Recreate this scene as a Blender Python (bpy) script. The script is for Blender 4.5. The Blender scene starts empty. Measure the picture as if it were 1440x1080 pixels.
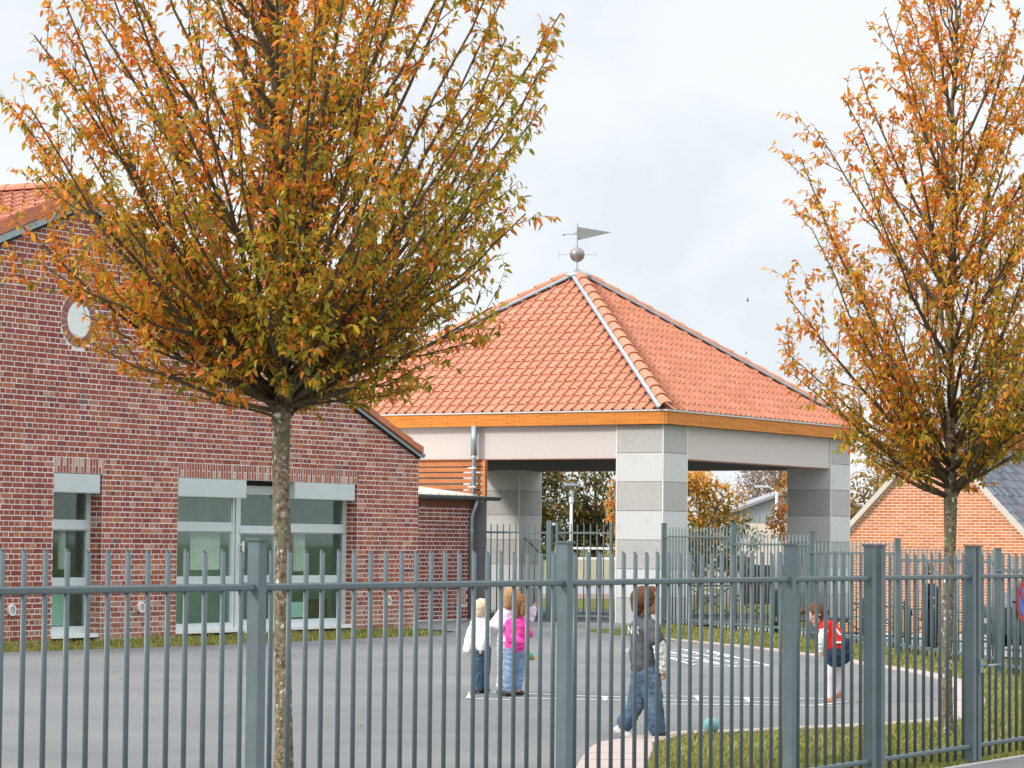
import bpy, bmesh, math, random
import numpy as np
from mathutils import Vector, Matrix, Quaternion
random.seed(7); rng = np.random.default_rng(11)
SC = bpy.context.scene
COL = SC.collection
PI = math.pi

# ------------------------------------------------------------------ camera, sky, sun, exposure
# world axes: x runs along the fence and the school wall (away to the right), y runs across the yard, z up
PHI = 1.0367
FPX, PITCH, ROLL, EYE = 4072.5, 0.05497, 0.0085, 1.42
UX, UY = math.cos(PHI), math.sin(PHI)
RIGHT = Vector((UX, -UY, 0)); FWD = Vector((UY, UX, 0))
cam = bpy.data.cameras.new('camera'); camo = bpy.data.objects.new('camera', cam); COL.objects.link(camo)
cam.sensor_width = 36; cam.lens = FPX / 1440 * 36; cam.clip_end = 4000; cam.clip_start = .1
_F = FWD * math.cos(PITCH) + Vector((0, 0, math.sin(PITCH)))
_U = RIGHT.cross(_F)
_R2 = RIGHT * math.cos(ROLL) + _U * math.sin(ROLL)
_U2 = _U * math.cos(ROLL) - RIGHT * math.sin(ROLL)
M = Matrix((_R2, _U2, -_F)).transposed().to_4x4(); M.translation = Vector((0, 0, EYE))
camo.matrix_world = M
SC.camera = camo

SUN_DIR = Vector((-.72, .42, .55)).normalized()      # towards the sun: low left, behind thin cloud
sun = bpy.data.lights.new('sun', 'SUN'); suno = bpy.data.objects.new('sun', sun); COL.objects.link(suno)
sun.energy = 2.1; sun.angle = math.radians(10); sun.color = (1.0, .95, .86)
suno.rotation_euler = SUN_DIR.to_track_quat('Z', 'Y').to_euler()

W = bpy.data.worlds.new('World'); SC.world = W; W.use_nodes = True
nt = W.node_tree; nt.nodes.clear(); N = nt.nodes.new; L = nt.links.new
out = N('ShaderNodeOutputWorld'); sky = N('ShaderNodeTexSky'); sky.sky_type = 'NISHITA'; sky.sun_disc = False
sky.sun_elevation = math.asin(SUN_DIR.z); sky.sun_rotation = math.atan2(SUN_DIR.x, SUN_DIR.y)
bg1 = N('ShaderNodeBackground'); bg1.inputs['Strength'].default_value = .10; L(sky.outputs[0], bg1.inputs[0])
tc = N('ShaderNodeTexCoord'); mp = N('ShaderNodeMapping'); mp.inputs['Scale'].default_value = (1, 1, 2.2)
L(tc.outputs['Generated'], mp.inputs[0])
n1 = N('ShaderNodeTexNoise'); n1.inputs['Scale'].default_value = 6.5; n1.inputs['Detail'].default_value = 7; n1.inputs['Roughness'].default_value = .55
n1.inputs['Distortion'].default_value = .35
L(mp.outputs[0], n1.inputs['Vector'])
cr = N('ShaderNodeValToRGB'); L(n1.outputs['Fac'], cr.inputs[0])
e = cr.color_ramp.elements; e[0].position = .38; e[0].color = (.80, .85, .915, 1); e[1].position = .60; e[1].color = (.935, .97, .985, 1)
m_ = cr.color_ramp.elements.new(.47); m_.color = (.885, .925, .965, 1)
sep = N('ShaderNodeSeparateXYZ'); L(tc.outputs['Generated'], sep.inputs[0])
mr = N('ShaderNodeMapRange'); mr.inputs[1].default_value = .2; mr.inputs[2].default_value = 1; mr.inputs[3].default_value = .80; mr.inputs[4].default_value = 2.2
L(sep.outputs['Z'], mr.inputs[0])                                    # an overcast sky is about twice as bright overhead as at the horizon
mx = N('ShaderNodeVectorMath'); mx.operation = 'SCALE'; L(cr.outputs[0], mx.inputs[0]); L(mr.outputs[0], mx.inputs['Scale'])
bg2 = N('ShaderNodeBackground'); bg2.inputs['Strength'].default_value = 1.0; L(mx.outputs[0], bg2.inputs[0])
ms = N('ShaderNodeMixShader'); ms.inputs[0].default_value = .93
L(bg1.outputs[0], ms.inputs[1]); L(bg2.outputs[0], ms.inputs[2]); L(ms.outputs[0], out.inputs[0])
vs = SC.view_settings; vs.view_transform = 'Standard'; vs.look = 'None'; vs.exposure = 0.40; vs.gamma = 1; vs.use_curve_mapping = False
SC.cycles.use_denoising = True
SC.cycles.max_bounces = 8; SC.cycles.transparent_max_bounces = 16; SC.cycles.transmission_bounces = 6

# ------------------------------------------------------------------ helpers
def ray(px, py):
    a, b = px - 720, py - 540
    c, s = math.cos(ROLL), math.sin(ROLL)
    x = c * a + s * b; y = -s * a + c * b
    X = x / FPX; U = -y / FPX
    return RIGHT * X + FWD * (math.cos(PITCH) - U * math.sin(PITCH)) + Vector((0, 0, math.sin(PITCH) + U * math.cos(PITCH)))
def ground_at(px, py, z=0.0):
    d = ray(px, py); t = (z - EYE) / d.z
    return Vector((d.x * t, d.y * t, z))
def at_depth(px, py, Y):
    d = ray(px, py); t = Y / d.dot(FWD)
    return Vector((0, 0, EYE)) + d * t
def rd(r, d, z=0.0):                                                 # metres to the right / ahead of the viewpoint
    v = RIGHT * r + FWD * d; return Vector((v.x, v.y, z))

def new_mat(name):
    m = bpy.data.materials.new(name); m.use_nodes = True
    return m, m.node_tree, m.node_tree.nodes['Principled BSDF']
def mat(name, base, rough=.6, var=.0, scale=8., bump=.0, bscale=None, metal=0., spec=.35, attr=False, coords='Object', detail=5, tint=None):
    m, t, p = new_mat(name)
    p.inputs['Roughness'].default_value = rough; p.inputs['Metallic'].default_value = metal
    p.inputs['Specular IOR Level'].default_value = spec
    tcn = t.nodes.new('ShaderNodeNewGeometry') if coords == 'World' else t.nodes.new('ShaderNodeTexCoord')
    co = tcn.outputs['Position'] if coords == 'World' else tcn.outputs['Object']
    src = None
    if attr:
        at = t.nodes.new('ShaderNodeAttribute'); at.attribute_name = 'Col'; src = at.outputs['Color']
    if var > 0:
        n = t.nodes.new('ShaderNodeTexNoise'); n.inputs['Scale'].default_value = scale; n.inputs['Detail'].default_value = detail; n.inputs['Roughness'].default_value = .6
        t.links.new(co, n.inputs['Vector'])
        mr = t.nodes.new('ShaderNodeMapRange'); mr.inputs[1].default_value = .25; mr.inputs[2].default_value = .75; mr.inputs[3].default_value = 1 - var; mr.inputs[4].default_value = 1 + var
        t.links.new(n.outputs['Fac'], mr.inputs[0])
        mul = t.nodes.new('ShaderNodeVectorMath'); mul.operation = 'SCALE'
        if src is not None: t.links.new(src, mul.inputs[0])
        else: mul.inputs[0].default_value = base[:3]
        t.links.new(mr.outputs[0], mul.inputs['Scale'])
        res = mul.outputs[0]
        if tint is not None:
            n2 = t.nodes.new('ShaderNodeTexNoise'); n2.inputs['Scale'].default_value = tint[1]; n2.inputs['Detail'].default_value = 4
            t.links.new(co, n2.inputs['Vector'])
            r2 = t.nodes.new('ShaderNodeMapRange'); r2.inputs[1].default_value = tint[2]; r2.inputs[2].default_value = tint[3]
            t.links.new(n2.outputs['Fac'], r2.inputs[0])
            mixc = t.nodes.new('ShaderNodeMix'); mixc.data_type = 'RGBA'
            t.links.new(r2.outputs[0], mixc.inputs[0]); t.links.new(res, mixc.inputs[6]); mixc.inputs[7].default_value = (*tint[0], 1)
            res = mixc.outputs[2]
        t.links.new(res, p.inputs['Base Color'])
    elif src is not None: t.links.new(src, p.inputs['Base Color'])
    else: p.inputs['Base Color'].default_value = (*base[:3], 1)
    if bump > 0:
        nb = t.nodes.new('ShaderNodeTexNoise'); nb.inputs['Scale'].default_value = bscale or scale * 4; nb.inputs['Detail'].default_value = 4
        t.links.new(co, nb.inputs['Vector'])
        b = t.nodes.new('ShaderNodeBump'); b.inputs['Strength'].default_value = bump; b.inputs['Distance'].default_value = .02
        t.links.new(nb.outputs['Fac'], b.inputs['Height']); t.links.new(b.outputs[0], p.inputs['Normal'])
    return m

class MB:
    def __init__(s): s.v = []; s.f = []; s.m = []; s.c = []; s.cur = None; s.mi = 0
    def add(s, vs, fs):
        o = len(s.v); s.v += [tuple(v) for v in vs]
        for f in fs: s.f.append(tuple(i + o for i in f)); s.m.append(s.mi); s.c.append(s.cur)
        return s
    def box(s, x0, x1, y0, y1, z0, z1):
        return s.add([(x0,y0,z0),(x1,y0,z0),(x1,y1,z0),(x0,y1,z0),(x0,y0,z1),(x1,y0,z1),(x1,y1,z1),(x0,y1,z1)],
                     [(0,3,2,1),(4,5,6,7),(0,1,5,4),(1,2,6,5),(2,3,7,6),(3,0,4,7)])
    def obox(s, o, ax, ay, az):
        o, ax, ay, az = map(Vector, (o, ax, ay, az))
        return s.add([o, o+ax, o+ax+ay, o+ay, o+az, o+ax+az, o+ax+ay+az, o+ay+az],
                     [(0,3,2,1),(4,5,6,7),(0,1,5,4),(1,2,6,5),(2,3,7,6),(3,0,4,7)])
    def tube(s, p0, p1, r0, r1=None, n=8, cap=True, squash=None):
        return s.path([p0, p1], [r0, r0 if r1 is None else r1], n, cap)
    def path(s, pts, rad, n=8, cap=True):
        pts = [Vector(p) for p in pts]; k = len(pts)
        t0 = (pts[1] - pts[0]).normalized()
        ref = Vector((0, 0, 1)) if abs(t0.z) < .9 else Vector((1, 0, 0))
        u = t0.cross(ref).normalized(); vs = []
        for i, p in enumerate(pts):
            t = (pts[min(i+1, k-1)] - pts[max(i-1, 0)]).normalized()
            u = (u - t * u.dot(t)).normalized(); w = t.cross(u)
            for j in range(n):
                a = 2 * PI * j / n; vs.append(p + (u * math.cos(a) + w * math.sin(a)) * rad[i])
        fs = []
        for i in range(k - 1):
            for j in range(n):
                a, b = i*n+j, i*n+(j+1) % n; fs.append((a, b, b+n, a+n))
        if cap: fs.append(tuple(range(n-1, -1, -1))); fs.append(tuple((k-1)*n+j for j in range(n)))
        return s.add(vs, fs)
    def lathe(s, c, prof, n=16):
        c = Vector(c); vs = []; fs = []
        for r, z in prof:
            for j in range(n):
                a = 2*PI*j/n; vs.append(c + Vector((r*math.cos(a), r*math.sin(a), z)))
        k = len(prof)
        for i in range(k-1):
            for j in range(n):
                a, b = i*n+j, i*n+(j+1) % n; fs.append((a, b, b+n, a+n))
        fs.append(tuple(range(n-1, -1, -1))); fs.append(tuple((k-1)*n+j for j in range(n)))
        return s.add(vs, fs)
    def prism(s, poly, vec):
        poly = [Vector(p) for p in poly]; vec = Vector(vec); n = len(poly)
        fs = [tuple(range(n-1, -1, -1)), tuple(range(n, 2*n))] + [(i, (i+1) % n, (i+1) % n + n, i+n) for i in range(n)]
        return s.add(poly + [p + vec for p in poly], fs)
    def ball(s, c, r, n=12, m=8, sc=(1, 1, 1), R=None):
        c = Vector(c); vs = []; fs = []
        for i in range(m+1):
            th = PI*i/m
            for j in range(n):
                a = 2*PI*j/n
                q = Vector((r*sc[0]*math.sin(th)*math.cos(a), r*sc[1]*math.sin(th)*math.sin(a), r*sc[2]*math.cos(th)))
                vs.append(c + (R @ q if R is not None else q))
        for i in range(m):
            for j in range(n):
                a, b = i*n+j, i*n+(j+1) % n; fs.append((a, a+n, b+n, b))
        return s.add(vs, fs)
    def mesh(s, name, smooth=False):
        me = bpy.data.meshes.new(name); me.from_pydata(s.v, [], s.f)
        if any(s.m): me.polygons.foreach_set('material_index', s.m)
        if s.c and s.c[0] is not None:
            ca = me.color_attributes.new('Col', 'FLOAT_COLOR', 'CORNER')
            cols = []
            for f, c in zip(s.f, s.c): cols += [c[0], c[1], c[2], 1.0] * len(f)
            ca.data.foreach_set('color', cols)
        if smooth: me.polygons.foreach_set('use_smooth', [True]*len(me.polygons))
        me.validate(); me.update()
        bm = bmesh.new(); bm.from_mesh(me); bmesh.ops.recalc_face_normals(bm, faces=bm.faces); bm.to_mesh(me); bm.free()
        return me

WM = {}
def link(o, parent=None, loc=None, rotm=None):
    COL.objects.link(o)
    w = Matrix.Identity(4) if rotm is None else rotm.to_4x4()
    if loc is not None: w = Matrix.Translation(Vector(loc)) @ w
    if parent is not None:
        o.parent = parent; o.matrix_parent_inverse = WM[parent.name].inverted()
    o.matrix_basis = w; WM[o.name] = w
    return o
def put(name, me, m=None, parent=None, loc=None, rotm=None, kind=None):
    o = bpy.data.objects.new(name, me)
    if m is not None and me is not None and len(me.materials) == 0:
        for q in (m if isinstance(m, (list, tuple)) else [m]): me.materials.append(q)
    if kind: o['kind'] = kind
    return link(o, parent, loc, rotm)
def obj(name, mb, m, parent=None, smooth=False, kind=None, loc=None):
    return put(name, mb.mesh(name, smooth), m, parent, loc, None, kind)
def tag(o, label, cat, group=None):
    o['label'] = label; o['category'] = cat
    if group: o['group'] = group
    return o
def thing(name, label, cat, loc=(0, 0, 0), group=None):
    o = bpy.data.objects.new(name, None); o.empty_display_size = .2; link(o, None, loc)
    return tag(o, label, cat, group)
def single(name, mb, m, label, cat, loc, group=None, smooth=False):      # a thing that is one mesh, its origin at its base
    l = Vector(loc); mb.v = [tuple(Vector(v) - l) for v in mb.v]
    return tag(obj(name, mb, m, None, smooth, None, loc), label, cat, group)
def struct(name, mb, m, smooth=False): return obj(name, mb, m, None, smooth, 'structure')
def copies(parent_from, loc, label, group):                            # a copy of a thing with its parts (and theirs)
    r = parent_from.copy(); COL.objects.link(r); r.location = loc; r['label'] = label; r['group'] = group
    for ch in list(parent_from.children):
        c = ch.copy(); COL.objects.link(c); c.parent = r
        for g in ch.children:
            d = g.copy(); COL.objects.link(d); d.parent = c
    return r
def vcol(c, v=.12):
    k = 1 + random.uniform(-v, v); return (max(0, c[0]*k), max(0, c[1]*k*(1+random.uniform(-.04, .04))), max(0, c[2]*k*(1+random.uniform(-.05, .05))))

def np_mesh(name, V, F, C=None):                                       # V (n,3), F list of arrays (faces, k), C per-vertex colours
    me = bpy.data.meshes.new(name)
    nv = len(V); loops = np.concatenate([f.reshape(-1) for f in F]); tot = np.concatenate([np.full(len(f), f.shape[1]) for f in F])
    st = np.concatenate([[0], np.cumsum(tot)[:-1]])
    me.vertices.add(nv); me.vertices.foreach_set('co', np.asarray(V, np.float32).reshape(-1))
    me.loops.add(len(loops)); me.loops.foreach_set('vertex_index', loops.astype(np.int32))
    me.polygons.add(len(tot)); me.polygons.foreach_set('loop_start', st.astype(np.int32)); me.polygons.foreach_set('loop_total', tot.astype(np.int32))
    if C is not None:
        ca = me.color_attributes.new('Col', 'FLOAT_COLOR', 'POINT')
        ca.data.foreach_set('color', np.concatenate([C, np.ones((nv, 1))], 1).astype(np.float32).reshape(-1))
    me.update(); me.validate()
    return me

# ------------------------------------------------------------------ materials
M_steel = mat('painted_steel', (.098, .132, .146), .34, .14, 9, .05, 60, spec=.5)
M_steel2 = mat('painted_steel_far', (.115, .158, .162), .5, .08, 6, spec=.4)
M_post = mat('post_steel', (.118, .155, .168), .42, .20, 5, .04, 60, spec=.45)
M_brick = mat('brick', (.3, .1, .07), .88, .22, 30, .35, 130, spec=.2, attr=True)
M_brick2 = mat('house_brick', (.5, .2, .09), .9, .16, 22, .25, 90, spec=.2, attr=True)
M_mortar = mat('mortar', (.76, .71, .69), .95, .14, 6, .3, 90, spec=.1)
M_mortar2 = mat('pale_mortar', (.80, .68, .60), .95, .1, 6, .2, 90, spec=.1)
M_tile = mat('clay_tile', (.5, .2, .12), .72, .12, 14, .12, 90, spec=.3, attr=True, tint=((.40, .19, .12), 2.2, .62, 1.0))
M_slate = mat('slate_tile', (.16, .18, .22), .42, .18, 12, .1, 60, spec=.5, attr=True)
M_zinc = mat('zinc', (.36, .41, .45), .38, .14, 6, .04, 40, metal=.55)
M_zincd = mat('dark_zinc', (.15, .18, .19), .4, .15, 6, metal=.4)
M_render = mat('white_render', (.575, .530, .505), .92, .045, 30, .15, 240, spec=.1)
M_soffit = mat('grey_soffit', (.09, .09, .095), .9, .08, 4, spec=.1)
M_stoneL = mat('light_stone', (.575, .575, .57), .85, .06, 26, .12, 220, spec=.15, tint=((.48, .47, .45), 3.1, .56, .90))
M_stoneD = mat('speckled_grey_stone', (.435, .425, .415), .85, .22, 60, .16, 220, spec=.15, detail=2, tint=((.36, .35, .33), 3.4, .56, .92))
M_joint = mat('stone_joint', (.30, .29, .28), .95, .0)
M_edge = mat('pillar_corner_strip', (.72, .72, .72), .6, .04, 10)
M_frame = mat('pale_aluminium', (.56, .61, .62), .42, .04, 5, spec=.5)
M_shutbox = mat('shutter_box_paint', (.53, .58, .59), .5, .04, 4, spec=.4)
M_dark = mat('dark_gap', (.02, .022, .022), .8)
M_room = mat('room_wall', (.56, .66, .61), .9, .2, 2)
M_roomf = mat('room_floor', (.36, .44, .40), .8, .2, 2)
M_curtain = mat('curtain_cloth', (.82, .80, .77), .9, .1, 12)
M_mint = mat('mint_panel', (.52, .74, .68), .7, .05, 4)
M_white = mat('white_paint', (.8, .8, .79), .5, .05, 8)
M_asphalt = mat('playground_asphalt', (.180, .180, .183), .93, .12, 1.6, .5, 160, spec=.2, coords='World', detail=9, tint=((.235, .230, .222), .28, .42, .75))
M_pave = mat('pavement_asphalt', (.21, .208, .206), .93, .13, 2.2, .5, 150, spec=.2, coords='World', detail=9)
M_kerb = mat('pink_kerb_stone', (.45, .365, .335), .9, .10, 9, .2, 120, spec=.15, coords='World')
M_line = mat('white_road_paint', (.80, .80, .78), .75, .10, 14, coords='World', tint=((.24, .24, .24), 16, .55, .78))
M_soil = mat('soil_turf', (.12, .125, .04), .98, .45, 7, .6, 60, spec=.05, coords='World', tint=((.13, .10, .05), 2.4, .55, .75))
M_road = mat('road_asphalt', (.27, .27, .275), .9, .1, 1.5, spec=.2, coords='World')
M_gutter = mat('gutter_zinc', (.20, .235, .24), .4, .12, 8, metal=.4)
M_terra = mat('terracotta_grille', (.48, .20, .08), .85, .1, 20)
M_plaster = mat('cream_render', (.74, .62, .54), .9, .05, 10)
M_corr = mat('grey_cladding', (.36, .39, .42), .55, .08, 3, metal=.15)
M_green = mat('green_barrier_paint', (.025, .10, .075), .5, .1, 8)
M_black = mat('black_paint', (.018, .018, .02), .45)
M_lamp = mat('lamp_post_paint', (.62, .64, .66), .5, .05, 5)

def wood(name, base, dark, spec=.3):
    m, t, p = new_mat(name); p.inputs['Roughness'].default_value = .55; p.inputs['Specular IOR Level'].default_value = spec
    g = t.nodes.new('ShaderNodeTexCoord'); mpn = t.nodes.new('ShaderNodeMapping'); mpn.inputs['Scale'].default_value = (.9, .9, 16)
    t.links.new(g.outputs['Object'], mpn.inputs[0])
    n = t.nodes.new('ShaderNodeTexNoise'); n.inputs['Scale'].default_value = 2.2; n.inputs['Detail'].default_value = 6; n.inputs['Distortion'].default_value = .6
    t.links.new(mpn.outputs[0], n.inputs['Vector'])
    r = t.nodes.new('ShaderNodeValToRGB'); r.color_ramp.elements[0].position = .3; r.color_ramp.elements[0].color = (*dark, 1)
    r.color_ramp.elements[1].position = .62; r.color_ramp.elements[1].color = (*base, 1)
    t.links.new(n.outputs['Fac'], r.inputs[0]); t.links.new(r.outputs[0], p.inputs['Base Color'])
    return m
M_wood = wood('varnished_fascia', (.63, .225, .034), (.46, .150, .022))
M_slat = wood('orange_slat', (.62, .25, .10), (.46, .165, .06))

def glass_mat(name, tint, refl):
    m = bpy.data.materials.new(name); m.use_nodes = True; t = m.node_tree; t.nodes.clear()
    o = t.nodes.new('ShaderNodeOutputMaterial'); tr = t.nodes.new('ShaderNodeBsdfTransparent'); gl = t.nodes.new('ShaderNodeBsdfGlossy')
    tr.inputs[0].default_value = (*tint, 1); gl.inputs['Roughness'].default_value = .03; gl.inputs[0].default_value = (.9, 1, .96, 1)
    fr = t.nodes.new('ShaderNodeFresnel'); fr.inputs[0].default_value = refl
    gb = t.nodes.new('ShaderNodeNewGeometry'); inv = t.nodes.new('ShaderNodeMath'); inv.operation = 'SUBTRACT'; inv.inputs[0].default_value = 1; t.links.new(gb.outputs['Backfacing'], inv.inputs[1])
    mm = t.nodes.new('ShaderNodeMath'); mm.operation = 'MULTIPLY'; t.links.new(fr.outputs[0], mm.inputs[0]); t.links.new(inv.outputs[0], mm.inputs[1])   # the pane mirrors on its outer side only
    mxs = t.nodes.new('ShaderNodeMixShader'); t.links.new(mm.outputs[0], mxs.inputs[0]); t.links.new(tr.outputs[0], mxs.inputs[1]); t.links.new(gl.outputs[0], mxs.inputs[2])
    t.links.new(mxs.outputs[0], o.inputs[0]); return m
M_glass = glass_mat('window_glass', (.86, .94, .91), 1.85)
M_lglass = glass_mat('lantern_glass', (.85, .88, .85), 1.35)

def leaf_mat(name, trans=.38):
    m = bpy.data.materials.new(name); m.use_nodes = True; t = m.node_tree; p = t.nodes['Principled BSDF']; o = t.nodes['Material Output']
    a = t.nodes.new('ShaderNodeAttribute'); a.attribute_name = 'Col'
    p.inputs['Roughness'].default_value = .5; p.inputs['Specular IOR Level'].default_value = .35
    t.links.new(a.outputs['Color'], p.inputs['Base Color'])
    tr = t.nodes.new('ShaderNodeBsdfTranslucent'); t.links.new(a.outputs['Color'], tr.inputs[0])
    mxs = t.nodes.new('ShaderNodeMixShader'); mxs.inputs[0].default_value = trans
    t.links.new(p.outputs[0], mxs.inputs[1]); t.links.new(tr.outputs[0], mxs.inputs[2]); t.links.new(mxs.outputs[0], o.inputs[0]); return m
M_leaf = leaf_mat('autumn_leaf', .48); M_grass = leaf_mat('grass_blade', .3)
def bark_mat():
    m, t, p = new_mat('lichen_bark'); p.inputs['Roughness'].default_value = .95; p.inputs['Specular IOR Level'].default_value = .1
    g = t.nodes.new('ShaderNodeTexCoord')
    def noise(s, d=4):
        n = t.nodes.new('ShaderNodeTexNoise'); n.inputs['Scale'].default_value = s; n.inputs['Detail'].default_value = d; t.links.new(g.outputs['Object'], n.inputs['Vector']); return n
    base = t.nodes.new('ShaderNodeValToRGB'); n = noise(34); t.links.new(n.outputs['Fac'], base.inputs[0])
    base.color_ramp.elements[0].position = .33; base.color_ramp.elements[0].color = (.075, .060, .040, 1); base.color_ramp.elements[1].position = .7; base.color_ramp.elements[1].color = (.33, .25, .175, 1)
    cur = base.outputs[0]
    for sc, lo, hi, c in ((7, .50, .62, (.17, .17, .10)), (40, .63, .68, (.55, .53, .47)), (17, .65, .69, (.60, .58, .53)), (10, .70, .72, (.55, .24, .04))):
        n = noise(sc, 3); r = t.nodes.new('ShaderNodeMapRange'); r.inputs[1].default_value = lo; r.inputs[2].default_value = hi; t.links.new(n.outputs['Fac'], r.inputs[0])
        k = t.nodes.new('ShaderNodeMix'); k.data_type = 'RGBA'; t.links.new(r.outputs[0], k.inputs[0]); t.links.new(cur, k.inputs[6]); k.inputs[7].default_value = (*c, 1); cur = k.outputs[2]
    t.links.new(cur, p.inputs['Base Color'])
    b = t.nodes.new('ShaderNodeBump'); b.inputs['Strength'].default_value = .6; b.inputs['Distance'].default_value = .01; n = noise(60); t.links.new(n.outputs['Fac'], b.inputs['Height']); t.links.new(b.outputs[0], p.inputs['Normal'])
    return m
M_bark = bark_mat()
M_branch = mat('branch_bark', (.115, .090, .060), .9, .35, 20, .3, 80, spec=.1, tint=((.13, .12, .05), 6, .55, .7))

# ------------------------------------------------------------------ the ground and what is laid on it
PF = [(2.43, 46.0), (3.32, 43.2), (4.18, 40.3), (4.91, 36.8), (5.46, 32.5), (6.0, 28.3)]      # posts of the boundary fence, right / ahead
PFZ = [.132, .136, .104, .064, .0, .0]
PFTOP = [1.759, 1.749, 1.623, 1.524, 1.415, 1.43]
def sstep(x): x = min(1, max(0, x)); return x*x*(3-2*x)
def fence_dist(r, d):                                                # signed distance (positive outside the yard) and base height there
    best = None
    for i in range(len(PF)-1):
        (r0, d0), (r1, d1) = PF[i], PF[i+1]; vr, vd = r1-r0, d1-d0; L2 = vr*vr+vd*vd
        t0 = ((r-r0)*vr+(d-d0)*vd)/L2; t = t0
        if i > 0: t = max(0, t)
        if i < len(PF)-2: t = min(1, t)
        pr, pd = r0+vr*t, d0+vd*t; q = math.hypot(r-pr, d-pd); sgn = 1 if (vd*(r-r0)-vr*(d-d0)) < 0 else -1
        if best is None or q < best[0]:
            tt = min(1, max(0, t)); z = PFZ[i]+(PFZ[i+1]-PFZ[i])*tt
            if i == 0 and t0 < 0: z *= max(0, 1+t0*.9)
            best = (q, sgn*q, z)
    return best[1], best[2]
def height(x, y):
    r = x*UX - y*UY; d = x*UY + y*UX
    if d < 24 or d > 400 or r < .5: return 0.0
    s, zf = fence_dist(r, d)
    if s < 0: return zf*sstep((s+.85)/.75)
    zo = -.3-.06*(r-4)-.012*(d-58); zo = max(-1.3, min(.05, zo))*sstep((r-2.6)/2.4)*sstep((y-9.2)/3)
    return zf+(zo-zf)*sstep((s-.3)/3.2)

dv = [-80, -30, -10, 0, 6, 12, 16, 20, 24] + list(np.arange(26, 66, .8)) + [68, 72, 78, 86, 96, 110, 130, 160, 220, 330, 500, 900, 1800]
rv = [-900, -300, -120, -60, -30, -18, -10, -6, -3, -1, 0] + list(np.arange(.5, 14, .35)) + [15, 17, 20, 26, 36, 60, 120, 300, 900]
g = MB()
for d in dv:
    for r in rv:
        p = rd(r, d); g.v.append((p.x, p.y, height(p.x, p.y) - .014))
nr = len(rv)
for i in range(len(dv)-1):
    for j in range(nr-1):
        g.f.append((i*nr+j, i*nr+j+1, (i+1)*nr+j+1, (i+1)*nr+j)); g.m.append(0); g.c.append(None)
struct('ground', g, M_soil, True)

KPIX = [(806, 1090), (820, 1065), (840, 1047), (870, 1041), (950, 1031), (1100, 1025), (1240, 1018), (1320, 1010), (1342, 995), (1346, 980), (1335, 963), (1300, 951),
        (1250, 941.5), (1200, 934), (1150, 924), (1100, 918), (1060, 912.5), (1000, 906), (950, 901), (900, 894), (870, 891), (845, 888)]
KP = [ground_at(*p) for p in KPIX]
def catmull(P, n):
    out = []
    for i in range(len(P)-1):
        p0, p1, p2, p3 = P[max(i-1, 0)], P[i], P[i+1], P[min(i+2, len(P)-1)]
        for k in range(n):
            t = k/n; out.append(.5*((2*p1)+(p2-p0)*t+(2*p0-5*p1+4*p2-p3)*t*t+(3*p1-p0-3*p2+p3)*t**3))
    return out+[P[-1]]
KC = catmull(KP, 6)
apoly = [(2, 7.3), (15.3, 7.3)] + [(p.x, p.y) for p in KC] + [(42.6, 23.0), (45, 23.5), (55, 23.5), (55, 34), (46.4, 34), (46.4, 28.3), (40.6, 28.3), (40.6, 25.7), (39.7, 24.5), (38.0, 23.71), (36, 23.76), (34.5, 23.67), (32.1, 23.68), (30.1, 23.9), (28.2, 24.08), (20, 24.2), (2, 24.2)]
g = MB(); g.add([(x, y, -.002) for x, y in apoly], [tuple(range(len(apoly)))]); struct('playground', g, M_asphalt)
def inside(poly, X, Y):
    X = np.asarray(X); Y = np.asarray(Y); r = np.zeros(X.shape, bool); n = len(poly); j = n-1
    for i in range(n):
        xi, yi = poly[i]; xj, yj = poly[j]
        if yi != yj: r ^= ((yi > Y) != (yj > Y)) & (X < (xj-xi)*(Y-yi)/(yj-yi)+xi)
        j = i
    return r
# flush kerb of pink concrete stones round the tongue of asphalt
arc = [0.]
for a, b in zip(KC, KC[1:]): arc.append(arc[-1]+(b-a).length)
def kat(s):
    s = min(max(s, 0), arc[-1]-1e-6); i = max(k for k in range(len(arc)-1) if arc[k] <= s); t = (s-arc[i])/(arc[i+1]-arc[i])
    p = KC[i].lerp(KC[i+1], t); T = (KC[min(i+2, len(KC)-1)]-KC[max(i-1, 0)]).normalized(); return p, Vector((T.y, -T.x, 0))
def kwid(s): return .44-.19*sstep((s-2.0)/2.2)
bed = MB(); pts = [kat(s) for s in np.linspace(0, arc[-1], 120)]
for k, (p, n) in enumerate(pts):
    w = kwid(arc[-1]*k/119); bed.v += [tuple(p+Vector((0, 0, .002))), tuple(p+n*(w+.01)+Vector((0, 0, .002)))]
    if k: bed.f.append((2*k-2, 2*k-1, 2*k+1, 2*k)); bed.m.append(0); bed.c.append(None)
kerb = struct('kerb', bed, M_joint)
s = 0.
while s < arc[-1]-.2:
    e1 = min(s+random.uniform(.55, .62) if s < 3 else s+random.uniform(.9, 1.0), arc[-1]); q = MB(); rows = []
    m = 3
    for k in range(m+1):
        ss = s+.007+(e1-s-.014)*k/m; p, n = kat(ss); rows += [p, p+n*kwid(ss)]
    zt = .014+random.uniform(-.003, .003); vs = []
    for v in rows: vs += [Vector((v.x, v.y, zt)), Vector((v.x, v.y, -.08))]
    fs = []
    for k in range(m):
        a = 4*k; fs += [(a, a+2, a+6, a+4), (a, a+4, a+5, a+1), (a+2, a+3, a+7, a+6)]
    fs += [(0, 1, 3, 2), (4*m, 4*m+2, 4*m+3, 4*m+1)]
    q.add(vs, fs); obj('kerb_stone', q, M_kerb, kerb); s = e1
outer = [(p + n*(kwid(arc[-1]*k/119)+.005)) for k, (p, n) in enumerate(pts)]
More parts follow.
